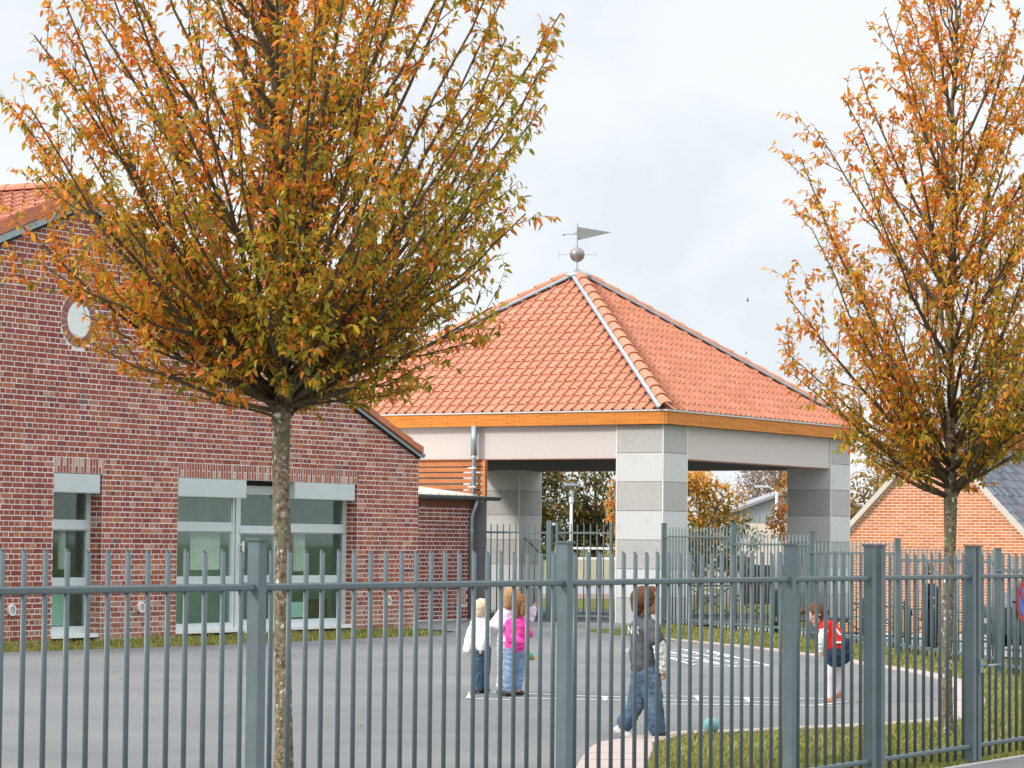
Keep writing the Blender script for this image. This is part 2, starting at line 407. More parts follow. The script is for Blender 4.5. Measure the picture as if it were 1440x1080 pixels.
lawn_hole = [(2, 7.3), (15.0, 7.3)] + [(p.x, p.y) for p in outer] + [(42.6, 22.9), (45, 23.5), (55, 23.5), (55, 40), (2, 40)]

# pavement and street on the viewer's side of the fence
g = MB(); g.box(-14, 46, 3.6, 7.04, -.2, .004); struct('pavement', g, M_pave)
g = MB(); n = 0; x = -14.
edge = MB(); edge.box(-14, 46, 7.045, 7.085, -.1, .012); struct('pavement_edging', edge, mat('edging_concrete', (.5, .48, .46), .9, .1, 8))
g = MB(); g.add([(-40, -8, -.10), (60, -8, -.10), (60, 3.45, -.10), (-40, 3.45, -.10)], [(0, 1, 2, 3)]); struct('street', g, M_road)
g = MB(); g.box(-14, 46, 3.45, 3.6, -.2, .02); struct('street_kerb', g, mat('kerb_concrete', (.42, .41, .40), .9, .1, 8))

# white painted lines on the asphalt
lines = MB()
def line_on(p0, p1, w, z=.003, vert=False):
    a, b = ground_at(*p0), ground_at(*p1); t = (b-a).normalized(); n = Vector((-t.y, t.x, 0))*w/2; up = Vector((0, 0, z))
    lines.add([a-n+up, b-n+up, b+n+up, a+n+up], [(0, 1, 2, 3)])
def poly_on(P, z=.003): lines.add([ground_at(*p)+Vector((0, 0, z)) for p in P], [tuple(range(len(P)))])
for a, b in (((690, 974), (886, 981)), ((900, 978.2), (1160, 983.4)), ((655, 982.3), (716, 984.2)), ((716, 981.6), (900, 985.4)), ((900, 984.4), (1100, 988)), ((930, 990.4), (1178, 992.6)), ((1150, 991.5), (1190, 987))):
    line_on(a, b, .055)
poly_on([(660, 972.5), (655, 982.6), (662, 982.8)]); poly_on([(846, 980), (854, 980), (854, 985.6), (849, 985.6)]); poly_on([(975, 979), (984, 979), (984, 988)], .0045); poly_on([(1044, 981), (1054, 981), (1054, 989)], .0045)
struct('painted_hopscotch', lines, M_line)
lines = MB()
for a, b in (((872, 914.5), (890, 912.5)), ((890, 912.5), (995, 914.5)), ((995, 914.5), (1085, 937)), ((876, 915.5), (1040, 938)), ((940, 925), (975, 935)), ((880, 914.5), (1000, 917.5)), ((925, 918.5), (1026, 923)), ((942, 922), (1040, 930)),
             ((975, 934), (1085, 937)), ((985, 938), (1078, 937.5)), ((958, 912.8), (1036, 933)), ((925, 913), (1010, 933)), ((995, 916), (1024, 924)), ((960, 929), (1062, 933))):
    line_on(a, b, .05)
struct('painted_grid', lines, M_line)
lines = MB(); line_on((627, 886), (862, 886.5), .06); struct('painted_line', lines, M_line)
# road behind the shelter
g = MB(); P = [rd(-30, 79), rd(6, 79), rd(6, 97), rd(-30, 97)]; g.add([(p.x, p.y, .0) for p in P], [(0, 1, 2, 3)]); struct('back_road', g, M_road)
for d0, d1 in ((76.2, 76.7),):
    g = MB(); P = [rd(-30, d0), rd(6, d0), rd(6, d1), rd(-30, d1)]; g.prism([(p.x, p.y, -.1) for p in P], (0, 0, .22)); struct('back_kerb', g, M_kerb)
g = MB()                                                             # sloping lane between the boundary fence and the brick house
Q = [(3.6, 57), (13, 57), (13.5, 70), (4.2, 70)]
NU, NV = 12, 12
for i in range(NU+1):
    for j in range(NV+1):
        u_, v_ = i/NU, j/NV; r = (Q[0][0]*(1-u_)+Q[1][0]*u_)*(1-v_)+(Q[3][0]*(1-u_)+Q[2][0]*u_)*v_; d = 50.5*(1-v_)+69*v_
        p = rd(r, d); g.v.append((p.x, p.y, height(p.x, p.y)+.012))
for i in range(NU):
    for j in range(NV): g.f.append((i*(NV+1)+j, (i+1)*(NV+1)+j, (i+1)*(NV+1)+j+1, i*(NV+1)+j+1)); g.m.append(0); g.c.append(None)
struct('lane', g, M_road, True)

# ------------------------------------------------------------------ grass, as blades
def grass(name, X, Y, hmin, hmax, wid, hole=None):
    n = len(X); Z = np.array([height(x, y) for x, y in zip(X, Y)])-.012
    h = rng.uniform(hmin, hmax, n)*(.75+.35*np.sin(X*3.1+1.7*np.sin(Y*2.3))*np.cos(Y*3.7+X)); a = rng.uniform(0, 2*PI, n); w = wid*rng.uniform(.7, 1.3, n)
    lean = rng.uniform(.15, 1.25, n)*h; la = rng.uniform(0, 2*PI, n)
    base = np.stack([X, Y, Z], 1); dx = np.stack([np.cos(a)*w/2, np.sin(a)*w/2, 0*a], 1)
    mid = base+np.stack([np.cos(la)*lean*.3, np.sin(la)*lean*.3, h*.6], 1); tip = base+np.stack([np.cos(la)*lean, np.sin(la)*lean, h], 1)
    V = np.stack([base-dx, base+dx, mid+dx*.8, mid-dx*.8, tip], 1).reshape(-1, 3)
    o = np.arange(n)[:, None]*5
    F = [o+np.array([0, 1, 2, 3]), o+np.array([3, 2, 4])]
    pal = np.array([(.26, .28, .055), (.36, .34, .080), (.17, .21, .040), (.46, .38, .13), (.28, .25, .08), (.52, .44, .20)])
    ki = rng.choice(6, n, p=[.30, .26, .20, .11, .07, .06]); C = pal[ki]*rng.uniform(.75, 1.2, (n, 1))
    C = np.repeat(C, 5, 0)
    return put(name, np_mesh(name, V, F, C), M_grass, kind='stuff')
def scatter(r0, r1, d0, d1, dens):
    n = int((r1-r0)*(d1-d0)*dens); r = rng.uniform(r0, r1, n); d = rng.uniform(d0, d1, n); return r*UX+d*UY, -r*UY+d*UX
def clump(X, Y, k, thr):                                             # patchy growth
    v = np.sin(X*k+1.3)*np.cos(Y*k*1.21)+.6*np.sin(X*k*2.3+Y*k*1.7+.4)+rng.normal(0, .55, len(X)); return v > thr
XY = []
for box in ((.3, 6.2, 17.2, 24.6, 1900), (2.5, 6.2, 24.6, 31, 1100), (1.2, 6.3, 31, 50, 520)):
    X, Y = scatter(*box); m = ~inside(lawn_hole, X, Y) & (Y > 7.1) & clump(X, Y, 5, -1.5)
    X, Y = X[m], Y[m]; sd = np.array([fence_dist(x*UX-y*UY, x*UY+y*UX)[0] for x, y in zip(X, Y)]); k = sd < .5; XY.append((X[k], Y[k]))
grass('grass', np.concatenate([XY[0][0], XY[1][0]]), np.concatenate([XY[0][1], XY[1][1]]), .025, .085, .009)
grass('grass', XY[2][0], XY[2][1], .03, .08, .014)
n = 17000; X = rng.uniform(28, 40.75, n); Y = rng.uniform(23.55, 25.9, n)
m = ~inside(apoly, X, Y) & clump(X, Y, 4, -1.1) & ~((X > 38) & (Y < 23.71+(X-38)*.9)); grass('grass', X[m], Y[m], .03, .10, .013)
def fallen(X, Y, size, zoff):
    n = len(X); a = rng.uniform(0, 2*PI, n); s = size*rng.uniform(.7, 1.2, n); Z = np.array([height(x, y) for x, y in zip(X, Y)])+zoff
    c, s_ = np.cos(a)*s, np.sin(a)*s
    B = np.stack([X, Y, Z], 1)
    V = np.stack([B+np.stack([c, s_, 0*a+.004], 1), B+np.stack([-s_*.45, c*.45, rng.uniform(.0, .012, n)], 1), B+np.stack([-c, -s_, 0*a+.002], 1), B+np.stack([s_*.45, -c*.45, rng.uniform(0, .012, n)], 1)], 1).reshape(-1, 3)
    pal = np.array([(.45, .16, .03), (.36, .20, .05), (.22, .10, .035), (.5, .26, .06)]); C = np.repeat(pal[rng.choice(4, n)]*rng.uniform(.7, 1.1, (n, 1)), 4, 0)
    return put('fallen_leaves', np_mesh('fallen_leaves', V, [np.arange(n)[:, None]*4+np.arange(4)], C), M_leaf, kind='stuff')
X, Y = scatter(.4, 6, 17.5, 31, 7); m = ~inside(lawn_hole, X, Y) & (Y > 7.1); X2, Y2 = scatter(-5, 4, 15, 44, 1.1); m2 = inside(apoly, X2, Y2); X, Y = np.concatenate([X[m], X2[m2]]), np.concatenate([Y[m], Y2[m2]])
fallen(X, Y, .021, .012)

# ------------------------------------------------------------------ main school building (gable end in the plane y = YB)
YB, XC, XP, PEAK, SL = 25.92, 40.8, 31.85, 6.40, .3724              # wall plane, corner, gable centre, roof top there, roof slope
def roof_z(x): return PEAK-SL*abs(x-XP)
REC = .22
OPEN = [(31.365, 32.445, .06, 2.35), (34.20, 38.97, .06, 2.35)]      # window openings (x0, x1, z0, z1)
OC = (31.85, 4.504)
school = thing('school_building', 'low red brick school gable with pale grey windows behind the young tree', 'building', (36, YB, 0))
w = MB()
xs = [22.9, OPEN[0][0], OPEN[0][1], OPEN[1][0], OPEN[1][1], XC-.004]; yf, yb = YB+.0035, YB+.34
def wall_piece(x0, x1, z0):
    top = lambda x: roof_z(x)-.20
    pts = [(x0, z0), (x1, z0), (x1, top(x1))]+([(XP, top(XP))] if x0 < XP < x1 else [])+[(x0, top(x0))]
    w.prism([(x, yf, z) for x, z in pts], (0, yb-yf, 0))
for i in range(5):
    z0 = -.1 if i % 2 == 0 else 2.35
    wall_piece(xs[i], xs[i+1], z0)
w.box(XC-.344, XC-.004, yb+.002, 40, -.1, 2.75)                      # right flank wall, running back
wall = obj('wall', w, M_mortar, school)
BR_PAL = [((.335, .102, .064), 30), ((.300, .082, .056), 26), ((.375, .135, .072), 15), ((.255, .070, .060), 11), ((.200, .075, .070), 3), ((.190, .105, .095), 1.5), ((.43, .225, .17), 9), ((.42, .160, .075), 4)]
def brick_col(z=9):
    c = random.choices([p[0] for p in BR_PAL], [p[1] for p in BR_PAL])[0]; c = vcol(c, .13)
    k = max(0, min(1, (.55-z)/.5))*random.uniform(.1, .75)           # salt bloom and splash-back near the ground
    c = tuple(a*(1-k)+b*k for a, b in zip(c, (.42, .25, .18))); return c
def brick_block(mb, x0, x1, z0, z1, yfr, dep=.02):                   # the face and four edges of a laid brick
    j = lambda: random.uniform(-.0016, .0016)
    a, b, c, d = x0+j(), x1+j(), z0+j(), z1+j()
    mb.add([(a, yfr, c), (b, yfr, c), (b, yfr, d), (a, yfr, d), (a, yfr+dep, c), (b, yfr+dep, c), (b, yfr+dep, d), (a, yfr+dep, d)],
           [(0, 1, 2, 3), (0, 4, 5, 1), (1, 5, 6, 2), (2, 6, 7, 3), (3, 7, 4, 0)])
CH, SP, J = .075, .2290, .0155
bricks = []                                                          # x0, x1, z0, z1
def blocked(x0, x1, z0, z1):
    for a, b, c, d in OPEN:
        if x1 > a+.002 and x0 < b-.002 and z1 > c and z0 < d+.222: return True
    return False
row = 0; z = .02
while z < PEAK-.3:
    pitch = SP if row % 2 == 0 else SP/2; off = 0 if row % 4 < 2 else SP/4*0
    x = 28.2+(0 if row % 2 == 0 else SP/4)
    cuts = [28.2]+[v for o in OPEN if z < 2.56 for v in (o[0], o[1])]+[XC]
    for s0, s1 in zip(cuts[::2], cuts[1::2]) if len(cuts) % 2 == 0 else [(28.2, XC)]:
        xx = s0+(0 if (row % 2 == 0) else -SP/4)
        while xx < s1-.03:
            a, b = max(xx, s0), min(xx+pitch, s1); xx += pitch
            if b-a < .035: continue
            bricks.append((a+J/2, b-J/2, z+J/2, z+CH-J/2))
    z += CH; row += 1
keep = []
for b in bricks:
    cx, cz = (b[0]+b[1])/2, (b[2]+b[3])/2
    if b[3] > roof_z(cx)-.17: continue
    dz_ = max(0, abs(cz-OC[1])-.03)
    if dz_ < .395:                                                   # cut to the ring of the round window
        hc = math.sqrt(.395**2-dz_**2); a_, b_ = b[0], b[1]
        if cx < OC[0]: b_ = min(b_, OC[0]-hc)
        else: a_ = max(a_, OC[0]+hc)
        if b_-a_ < .03: continue
        b = (a_, b_, b[2], b[3])
    if blocked(*b): continue
    keep.append(b)
cen = camo.matrix_world.translation
keep.sort(key=lambda b: math.hypot((b[0]+b[1])/2-cen.x, YB)+(9 if b[0] < 30.3 else 0)-(.9 if b[1]-b[0] > .18 else 0))
lib = {}
def brick_part(b, parent, mlist, yfr, palf, libk):
    wdt = round(b[1]-b[0], 3); key = (libk, wdt, random.randrange(9))
    if key not in lib:
        q = MB(); q.cur = palf(); brick_block(q, -wdt/2, wdt/2, -(CH-J)/2, (CH-J)/2, 0); me = q.mesh('brick'); me.materials.append(mlist); lib[key] = me
    put('brick', lib[key], None, parent, ((b[0]+b[1])/2, yfr+random.uniform(-.002, .002), (b[2]+b[3])/2))
NB = 296
for b in keep[:NB]: brick_part(b, wall, M_brick, YB, lambda: brick_col(), 'a')
q = MB()
for b in keep[NB:]:
    q.cur = brick_col(b[2]); brick_block(q, b[0], b[1], b[2], b[3], YB+random.uniform(-.002, .002))
for b in [(x0, x1, z0, z1) for (x0, x1, z0, z1) in ()]: pass
# returns of the openings (right-hand reveals) in brick, three thin bricks deep
for o in OPEN:
    z = .02; k = 0
    while z < 2.34:
        segs = [(.0, .105), (.105, .22)] if k % 2 else [(.0, .22)]
        for s0, s1 in segs:
            q.cur = brick_col(z); y0, y1 = YB+s0+J/2, YB+s1-J/2; x = o[1]-.002; z0, z1 = z+J/2, z+CH-J/2
            q.add([(x, y0, z0), (x, y1, z0), (x, y1, z1), (x, y0, z1), (x+.006, y0, z0), (x+.006, y1, z0), (x+.006, y1, z1), (x+.006, y0, z1)], [(3, 2, 1, 0), (0, 1, 5, 4), (1, 2, 6, 5), (2, 3, 7, 6), (3, 0, 4, 7)])
        z += CH; k += 1
obj('brick', q, M_brick, wall, kind='stuff')
# soldier courses over the openings
slib = {}
for (x0, x1, z0, z1) in OPEN:
    n = round((x1-x0+.03)/.0655); pw = (x1-x0+.03)/n
    for k in range(n):
        xa = x0+k*pw
        for za, zb in ([(2.352, 2.566)] if k % 2 == 0 else [(2.352, 2.455), (2.462, 2.566)]):
            key = (round(pw, 4), round(zb-za, 3), random.randrange(7))
            if key not in slib:
                c = MB(); c.cur = vcol(random.choice([(.34, .105, .07), (.31, .09, .06), (.38, .16, .11), (.48, .34, .29), (.35, .12, .08)]), .12)
                brick_block(c, -pw/2+.0075, pw/2-.0075, -(zb-za)/2+.003, (zb-za)/2-.003, 0); slib[key] = c.mesh('soldier_brick'); slib[key].materials.append(M_brick)
            put('soldier_brick', slib[key], None, wall, (xa+pw/2, YB+random.uniform(-.0005, .0015), (za+zb)/2))
# round window with its ring of bricks
nr_ = 22
for k in range(nr_):
    a0, a1 = 2*PI*k/nr_+.022, 2*PI*(k+1)/nr_-.022; c = MB(); c.cur = vcol((.30, .13, .11), .2)
    P = [(OC[0]+r*math.cos(a), YB-.004, OC[1]+r*math.sin(a)) for r, a in ((.262, a0), (.385, a0), (.385, a1), (.262, a1))]
    c.prism(P, (0, .02, 0)); obj('ring_brick', c, M_brick, wall)
rw = MB()
P = [(OC[0]+.25*math.cos(2*PI*k/32), YB-.002, OC[1]+.25*math.sin(2*PI*k/32)) for k in range(32)]
Pi = [(OC[0]+.225*math.cos(2*PI*k/32), YB-.002, OC[1]+.225*math.sin(2*PI*k/32)) for k in range(32)]
rw.add(P+Pi+[(x, y+.03, z) for x, y, z in Pi], [(k, (k+1) % 32, 32+(k+1) % 32, 32+k) for k in range(32)]+[(32+k, 32+(k+1) % 32, 64+(k+1) % 32, 64+k) for k in range(32)])
rwo = obj('round_window', rw, M_white, school)
c = MB(); c.prism([(x, YB+.0, z) for x, y, z in Pi], (0, .004, 0)); obj('pane', c, mat('frosted_pane', (.70, .76, .74), .35, .05, 6), rwo)
# roof: deck, tiles of the left-hand slope, ridge tiles, verge tiles and zinc verge boards
rf = MB(); y0r, y1r = YB-.14, 40
for sx in (-1, 1):
    xe = XP+sx*(XC-XP+.10); zt = PEAK-.03
    yd, dz = (y0r+.02, 0) if sx < 0 else (YB-.035, -.095); xe = xe if sx < 0 else XC-.01
    P = [(XP+.001*sx, yd, zt+dz), (xe, yd, roof_z(xe)-.03+dz), (xe, yd, roof_z(xe)-.13+dz), (XP+.001*sx, yd, zt-.10+dz)]
    rf.prism(P, (0, y1r-y0r, 0))
roof = obj('roof', rf, mat('roof_deck', (.44, .17, .10), .8, .1, 8), school)
TC = [(.515, .213, .130), (.535, .228, .142), (.500, .203, .122), (.545, .238, .150), (.515, .205, .122)]
def flat_tile(mb, o, ax, up, n, w_, l_, th=.016, roll=.045):         # o = lower left corner; ax across, up the slope, n the normal
    lift = n*.025
    a0, a1 = o+lift, o+ax*(w_-roll)+lift
    b0, b1 = o+up*l_+n*.004, o+ax*(w_-roll)+up*l_+n*.004
    c0, c1 = o+ax*(w_-roll*.78)+n*(.025+.038), o+ax*(w_-roll*.22)+n*(.025+.038); d1 = o+ax*w_+lift
    e0, e1, f1 = c0+up*l_-n*.024, c1+up*l_-n*.024, o+ax*w_+up*l_+n*.004
    dn = -n*.013
    mb.add([a0, a1, b1, b0, c0, c1, d1, e0, e1, f1, a0+dn, a1+dn, c0+dn, c1+dn, d1+dn, b0+dn, f1+dn],
           [(0, 1, 2, 3), (1, 4, 7, 2), (4, 5, 8, 7), (5, 6, 9, 8), (10, 11, 1, 0), (10, 0, 3, 15), (6, 14, 16, 9)])
cs = math.hypot(1, SL); upv = Vector((1, 0, SL))/cs; nv = Vector((-SL, 0, 1))/cs; axv = Vector((0, -1, 0))
q = MB(); rows_ = 17
for i in range(rows_):
    x0 = XP-.10-.27*(i+1)/1.0*.94
    for j in range(26):
        q.cur = vcol(random.choice(TC), .09); yy = y0r+.0+.21*(j+1)
        flat_tile(q, Vector((x0, yy, roof_z(x0)-.02)), axv, upv, nv, .208, .275)
obj('roof_tile', q, M_tile, roof, kind='stuff')
def half_tile(mb, p0, p1, r0, r1, up, n=7, th=.018):                 # barrel tile from p0 (low, wide end) to p1
    p0, p1, up = Vector(p0), Vector(p1), Vector(up).normalized(); t = (p1-p0).normalized(); s_ = t.cross(up).normalized(); up = s_.cross(t)
    vs = []
    for p, r in ((p0, r0), (p1, r1)):
        for rr in (r, r-th):
            for k in range(n+1):
                a = PI*k/n; vs.append(p+s_*math.cos(a)*rr+up*math.sin(a)*rr*.8)
    m = n+1; fs = []
    for k in range(n):
        fs += [(k, k+1, 2*m+k+1, 2*m+k), (m+k, 3*m+k, 3*m+k+1, m+k+1), (k, m+k, m+k+1, k+1), (2*m+k, 2*m+k+1, 3*m+k+1, 3*m+k)]
    fs += [(0, 2*m, 3*m, m), (n, m+n, 3*m+n, 2*m+n)]
    mb.add(vs, fs)
for k in range(24):
    c = MB(); c.cur = vcol(random.choice(TC), .08); ya = y0r-.03+k*.37
    half_tile(c, (XP, ya, PEAK+.0), (XP, ya+.40, PEAK-.0), .125, .108, (0, 0, 1)); obj('ridge_tile', c, M_tile, roof, smooth=False)
for sx in (-1, 1):
    n = 26
    for k in range(n):                                               # hooded verge tiles, each lapping the one below
        t0, t1 = k/n, (k+1)/n; xe = XC-XP+(.14 if sx < 0 else -.005); xa, xb = XP+sx*xe*t0, XP+sx*xe*t1; c = MB(); c.cur = vcol((.50, .175, .095), .08)
        za, zb = roof_z(xa)+.012-(.09 if sx > 0 else 0), roof_z(xb)+.036-(.09 if sx > 0 else 0); yv, hv = (y0r-.03, .185) if sx < 0 else (YB-.095, .098)
        P = [(xa, yv, za), (xb, yv, zb), (xb, yv, zb-hv-.02), (xa, yv, za-hv)]
        c.prism(P, (0, .20, 0)); obj('verge_tile', c, M_tile, roof)
    z_ = MB(); xa, xb = XP, XP+sx*(XC-XP-.01); t0_, t1_, t2_, y_ = (.20, .300, .345, YB-.11) if sx < 0 else (.178, .238, .262, YB-.055)
    z_.prism([(xa, y_, roof_z(xa)-t0_), (xb, y_, roof_z(xb)-t0_), (xb, y_, roof_z(xb)-t1_), (xa, y_, roof_z(xa)-t1_)], (0, YB-.004-y_, 0)); obj('verge_board', z_, M_zinc, roof)
    z_ = MB(); y_ += .022; z_.prism([(xa, y_, roof_z(xa)-t1_-.002), (xb, y_, roof_z(xb)-t1_-.002), (xb, y_, roof_z(xb)-t2_), (xa, y_, roof_z(xa)-t2_)], (0, YB-.006-y_, 0)); obj('verge_dark_strip', z_, M_dark, roof)  # near-black strip along the lower edge of the zinc board
c = MB(); xg = XC+.065
P = [(xg+.065*math.cos(a), 0, roof_z(XC)-.17+.065*math.sin(a)) for a in np.linspace(PI, 2*PI, 9)]
c.prism([(p[0], YB-.05, p[2]) for p in P], (0, 10, 0)); obj('gutter', c, M_gutter, roof)
# windows
def pane_frame(mb, x0, x1, z0, z1, t=.045, y=YB+REC, d=.05):
    mb.box(x0, x1, y, y+d, z0, z0+t); mb.box(x0, x1, y, y+d, z1-t, z1); mb.box(x0, x0+t, y+.002, y+d, z0+t, z1-t); mb.box(x1-t, x1, y+.002, y+d, z0+t, z1-t)
def window(x0, x1, z0, z1, zbars, name='window', t=.05, right=.0):
    f = MB(); pane_frame(f, x0, x1, z0, z1, t)
    for za, zb in zbars:
        f.box(x0+t, x1-t, YB+REC-.004, YB+REC+.052, za, zb)
        f.box(x0+t-.006, x1-t+.006, YB+REC-.012, YB+REC-.005, za-.012, za+.010)
    fo = obj(name, f, M_frame, school)
    lev = [z0+t]+[v for p in zbars for v in p]+[z1-t]
    for za, zb in zip(lev[::2], lev[1::2]):
        g_ = MB(); g_.box(x0+t-.01, x1-t+.01, YB+REC+.020, YB+REC+.026, za-.01, zb+.01); obj('pane', g_, M_glass, fo)
        s_ = MB(); pane_frame(s_, x0+t+.001, x1-t-.001, za+.001, zb-.001, .028, YB+REC+.008, .05); obj('sash', s_, M_frame, fo)
        h = MB(); h.box(x0+t+.03, x0+t+.034, YB+REC+.03, YB+REC+.031, za+.03, zb-.03)
    return fo
TB = [(.783, .858), (1.576, 1.672)]
window(31.30, 32.47, .10, 2.34, TB, t=.07)
window(34.1, 35.93, .10, 2.34, TB, t=.055)
window(37.14, 38.99, .10, 2.34, TB, t=.07)
door = window(35.96, 37.11, .09, 2.27, [(.80, .868), (1.552, 1.628)], 'glazed_door', t=.10)
h = MB(); h.box(36.055, 36.085, YB+REC-.07, YB+REC-.045, 1.02, 1.42); h.box(36.06, 36.08, YB+REC-.046, YB+REC+.0, 1.06, 1.09); h.box(36.06, 36.08, YB+REC-.046, YB+REC+.0, 1.35, 1.38)
obj('handle', h, M_white, door)
for a, b in ((31.36, 32.45), (34.19, 35.95), (37.13, 38.98)):
    s_ = MB(); s_.box(a+.003, b-.003, YB+.03, YB+REC-.003, .045, .10); obj('window_sill', s_, M_white, school)
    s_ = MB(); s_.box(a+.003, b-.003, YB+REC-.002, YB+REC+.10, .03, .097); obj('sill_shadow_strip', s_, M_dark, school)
s_ = MB(); s_.box(35.952, 37.128, YB+.02, YB+REC+.1, -.02, .085); obj('doorstep', s_, M_white, school)
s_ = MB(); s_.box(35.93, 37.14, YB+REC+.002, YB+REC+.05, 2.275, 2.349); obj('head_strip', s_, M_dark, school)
for a, b, z0, z1 in ((31.372, 32.385, 2.076, 2.342), (34.207, 35.917, 2.068, 2.344), (37.20, 38.885, 2.084, 2.346)):
    s_ = MB(); s_.box(a, b, YB+.004, YB+.18, z0, z1); so = obj('shutter_box', s_, M_shutbox, school)
    s_ = MB(); s_.box(a+.006, b-.006, YB-.001, YB+.003, z0+.012, z1-.012); obj('front_panel', s_, M_shutbox, so)
# the rooms behind the glass, with curtains and panels seen through it
for a, b in ((30.9, 33.2), (33.6, 39.8)):
    s_ = MB(); s_.add([(a, YB+.36, .05), (b, YB+.36, .05), (b, YB+2.0, .05), (a, YB+2.0, .05), (a, YB+.36, 2.6), (b, YB+.36, 2.6), (b, YB+2.0, 2.6), (a, YB+2.0, 2.6)],
                      [(3, 2, 6, 7), (0, 3, 7, 4), (1, 2, 6, 5), (4, 5, 6, 7)]); ro = obj('room_wall', s_, M_room, school)
    s_ = MB(); s_.box(a, b, YB+.36, YB+2.0, .02, .045); obj('room_floor', s_, M_roomf, school)
def curtain(x0, x1, z0, z1, y):
    c = MB(); n = 18
    for k in range(n+1):
        x = x0+(x1-x0)*k/n; yy = y+.03*math.sin(k*2.1); c.v += [(x, yy, z0), (x, yy, z1)]
        if k: c.f.append((2*k-2, 2*k, 2*k+1, 2*k-1)); c.m.append(0); c.c.append(None)
    obj('curtain', c, M_curtain, school)
curtain(35.05, 35.80, .98, 1.56, YB+.40); curtain(37.75, 38.05, .95, 1.60, YB+.40); curtain(31.98, 32.10, 1.0, 1.62, YB+.40); curtain(31.5, 31.72, .95, 1.6, YB+.42)
s_ = MB(); s_.box(31.45, 32.18, YB+.45, YB+.47, .20, .66); obj('notice_panel', s_, M_mint, school)
s_ = MB(); s_.box(37.55, 38.15, YB+.45, YB+.47, .22, .46); obj('notice_panel', s_, M_mint, school)
s_ = MB(); s_.box(38.25, 38.75, YB+.42, YB+.47, .14, .50); obj('dark_panel', s_, M_dark, school)
# three round bulkhead lights low on the wall
for k, (x, z) in enumerate(((30.501, .455), (33.341, .455), (39.884, .463))):
    ring = MB(); R = .078
    o_ = [(x+R*math.cos(2*PI*i/24), z+R*math.sin(2*PI*i/24)) for i in range(24)]; n_ = [(x+R*.66*math.cos(2*PI*i/24), z+R*.66*math.sin(2*PI*i/24)) for i in range(24)]
    vs = [(a, YB-.035, b) for a, b in o_]+[(a, YB-.035, b) for a, b in n_]+[(a, YB+.006, b) for a, b in o_]
    ring.add(vs, [(i, (i+1) % 24, 24+(i+1) % 24, 24+i) for i in range(24)]+[(i, 48+i, 48+(i+1) % 24, (i+1) % 24) for i in range(24)])
    t_ = thing('wall_light', ['round white wall light on the brick left of the narrow window', 'round white wall light on the brick between narrow window and glazed door', 'round white wall light on the brick near the wall corner'][k], 'wall light', (x, YB-.03, z-R), 'round wall lights on the school')
    obj('rim', ring, M_white, t_)
    c = MB(); c.prism([(a, YB-.026, b) for a, b in n_], (0, .02, 0)); obj('diffuser', c, mat('diffuser_%d' % k, (.52, .50, .45), .4), t_)

# ------------------------------------------------------------------ low brick wing between the school and the shelter
YW = 28.08
wing = thing('brick_wing', 'low recessed dark red brick wing with gutter between school and shelter', 'building', (44, YW, 0))
w = MB(); w.box(40.75, 46.10, YW+.0035, YW+4, -.1, 2.25); wwall = obj('wall', w, M_mortar, wing)
row = 0; z = .02; wb = []
while z < 2.09:
    pitch = SP if row % 2 == 0 else SP/2; xx = 46.09
    while xx > 44.15:
        a = xx-(pitch if not (xx == 46.09 and row % 2) else pitch*.5); wb.append((a+J/2, xx-J/2, z+J/2, z+CH-J/2)); xx = a
    z += CH; row += 1
wb = [b for b in wb if not (b[0] < 45.86 and b[1] > 45.66 and .28 < b[3] and b[2] < .62)]
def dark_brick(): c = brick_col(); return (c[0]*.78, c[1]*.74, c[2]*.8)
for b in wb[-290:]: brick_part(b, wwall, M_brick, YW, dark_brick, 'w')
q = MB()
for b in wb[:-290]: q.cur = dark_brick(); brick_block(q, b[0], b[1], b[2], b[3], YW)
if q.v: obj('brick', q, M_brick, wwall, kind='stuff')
c = MB(); c.box(40.8, 46.10, YW-.03, YW+.006, 2.105, 2.235); obj('eaves_board', c, mat('brown_board', (.16, .065, .03), .7, .15, 10), wing)
rp = MB(); P = [(40.8, YW-.06, 2.30), (46.14, YW-.06, 2.30), (46.14, YW+4.2, 2.83), (40.8, YW+4.2, 2.83)]
rp.prism(P, (0, 0, -.05)); wr = obj('roof', rp, mat('pale_metal_roof', (.66, .62, .58), .5, .06, 3, metal=.1), wing)
for k in range(18):
    xx = 40.9+k*.30; c = MB(); c.prism([(xx, YW-.06, 2.302), (xx+.03, YW-.06, 2.302), (xx+.03, YW+4.1, 2.822), (xx, YW+4.1, 2.822)], (0, 0, .025)); obj('standing_seam', c, mat('seam', (.60, .56, .52), .5) if k == 0 else bpy.data.materials['seam'], wr)
c = MB(); P = [(0, YW-.125+.075*math.cos(a), 2.285+.075*math.sin(a)) for a in np.linspace(PI, 2*PI, 9)]
c.prism([(40.85, p[1], p[2]) for p in P], (5.95, 0, 0)); obj('gutter', c, M_zincd, wing)
for zc in (.52, .37):
    c = MB(); x0, x1 = 45.67, 45.85; c.box(x0, x1, YW-.006, YW+.004, zc-.065, zc-.050); c.box(x0, x1, YW-.006, YW+.004, zc+.050, zc+.065)
    for k in range(4): c.box(x0+k*.055, x0+k*.055+.016, YW-.005, YW+.004, zc-.05, zc+.05)
    vo = obj('air_grille', c, M_terra, wing)
    c = MB(); c.box(x0+.002, x1-.002, YW+.005, YW+.007, zc-.06, zc+.06); obj('grille_back', c, mat('grille_back', (.22, .09, .04), .9), vo)
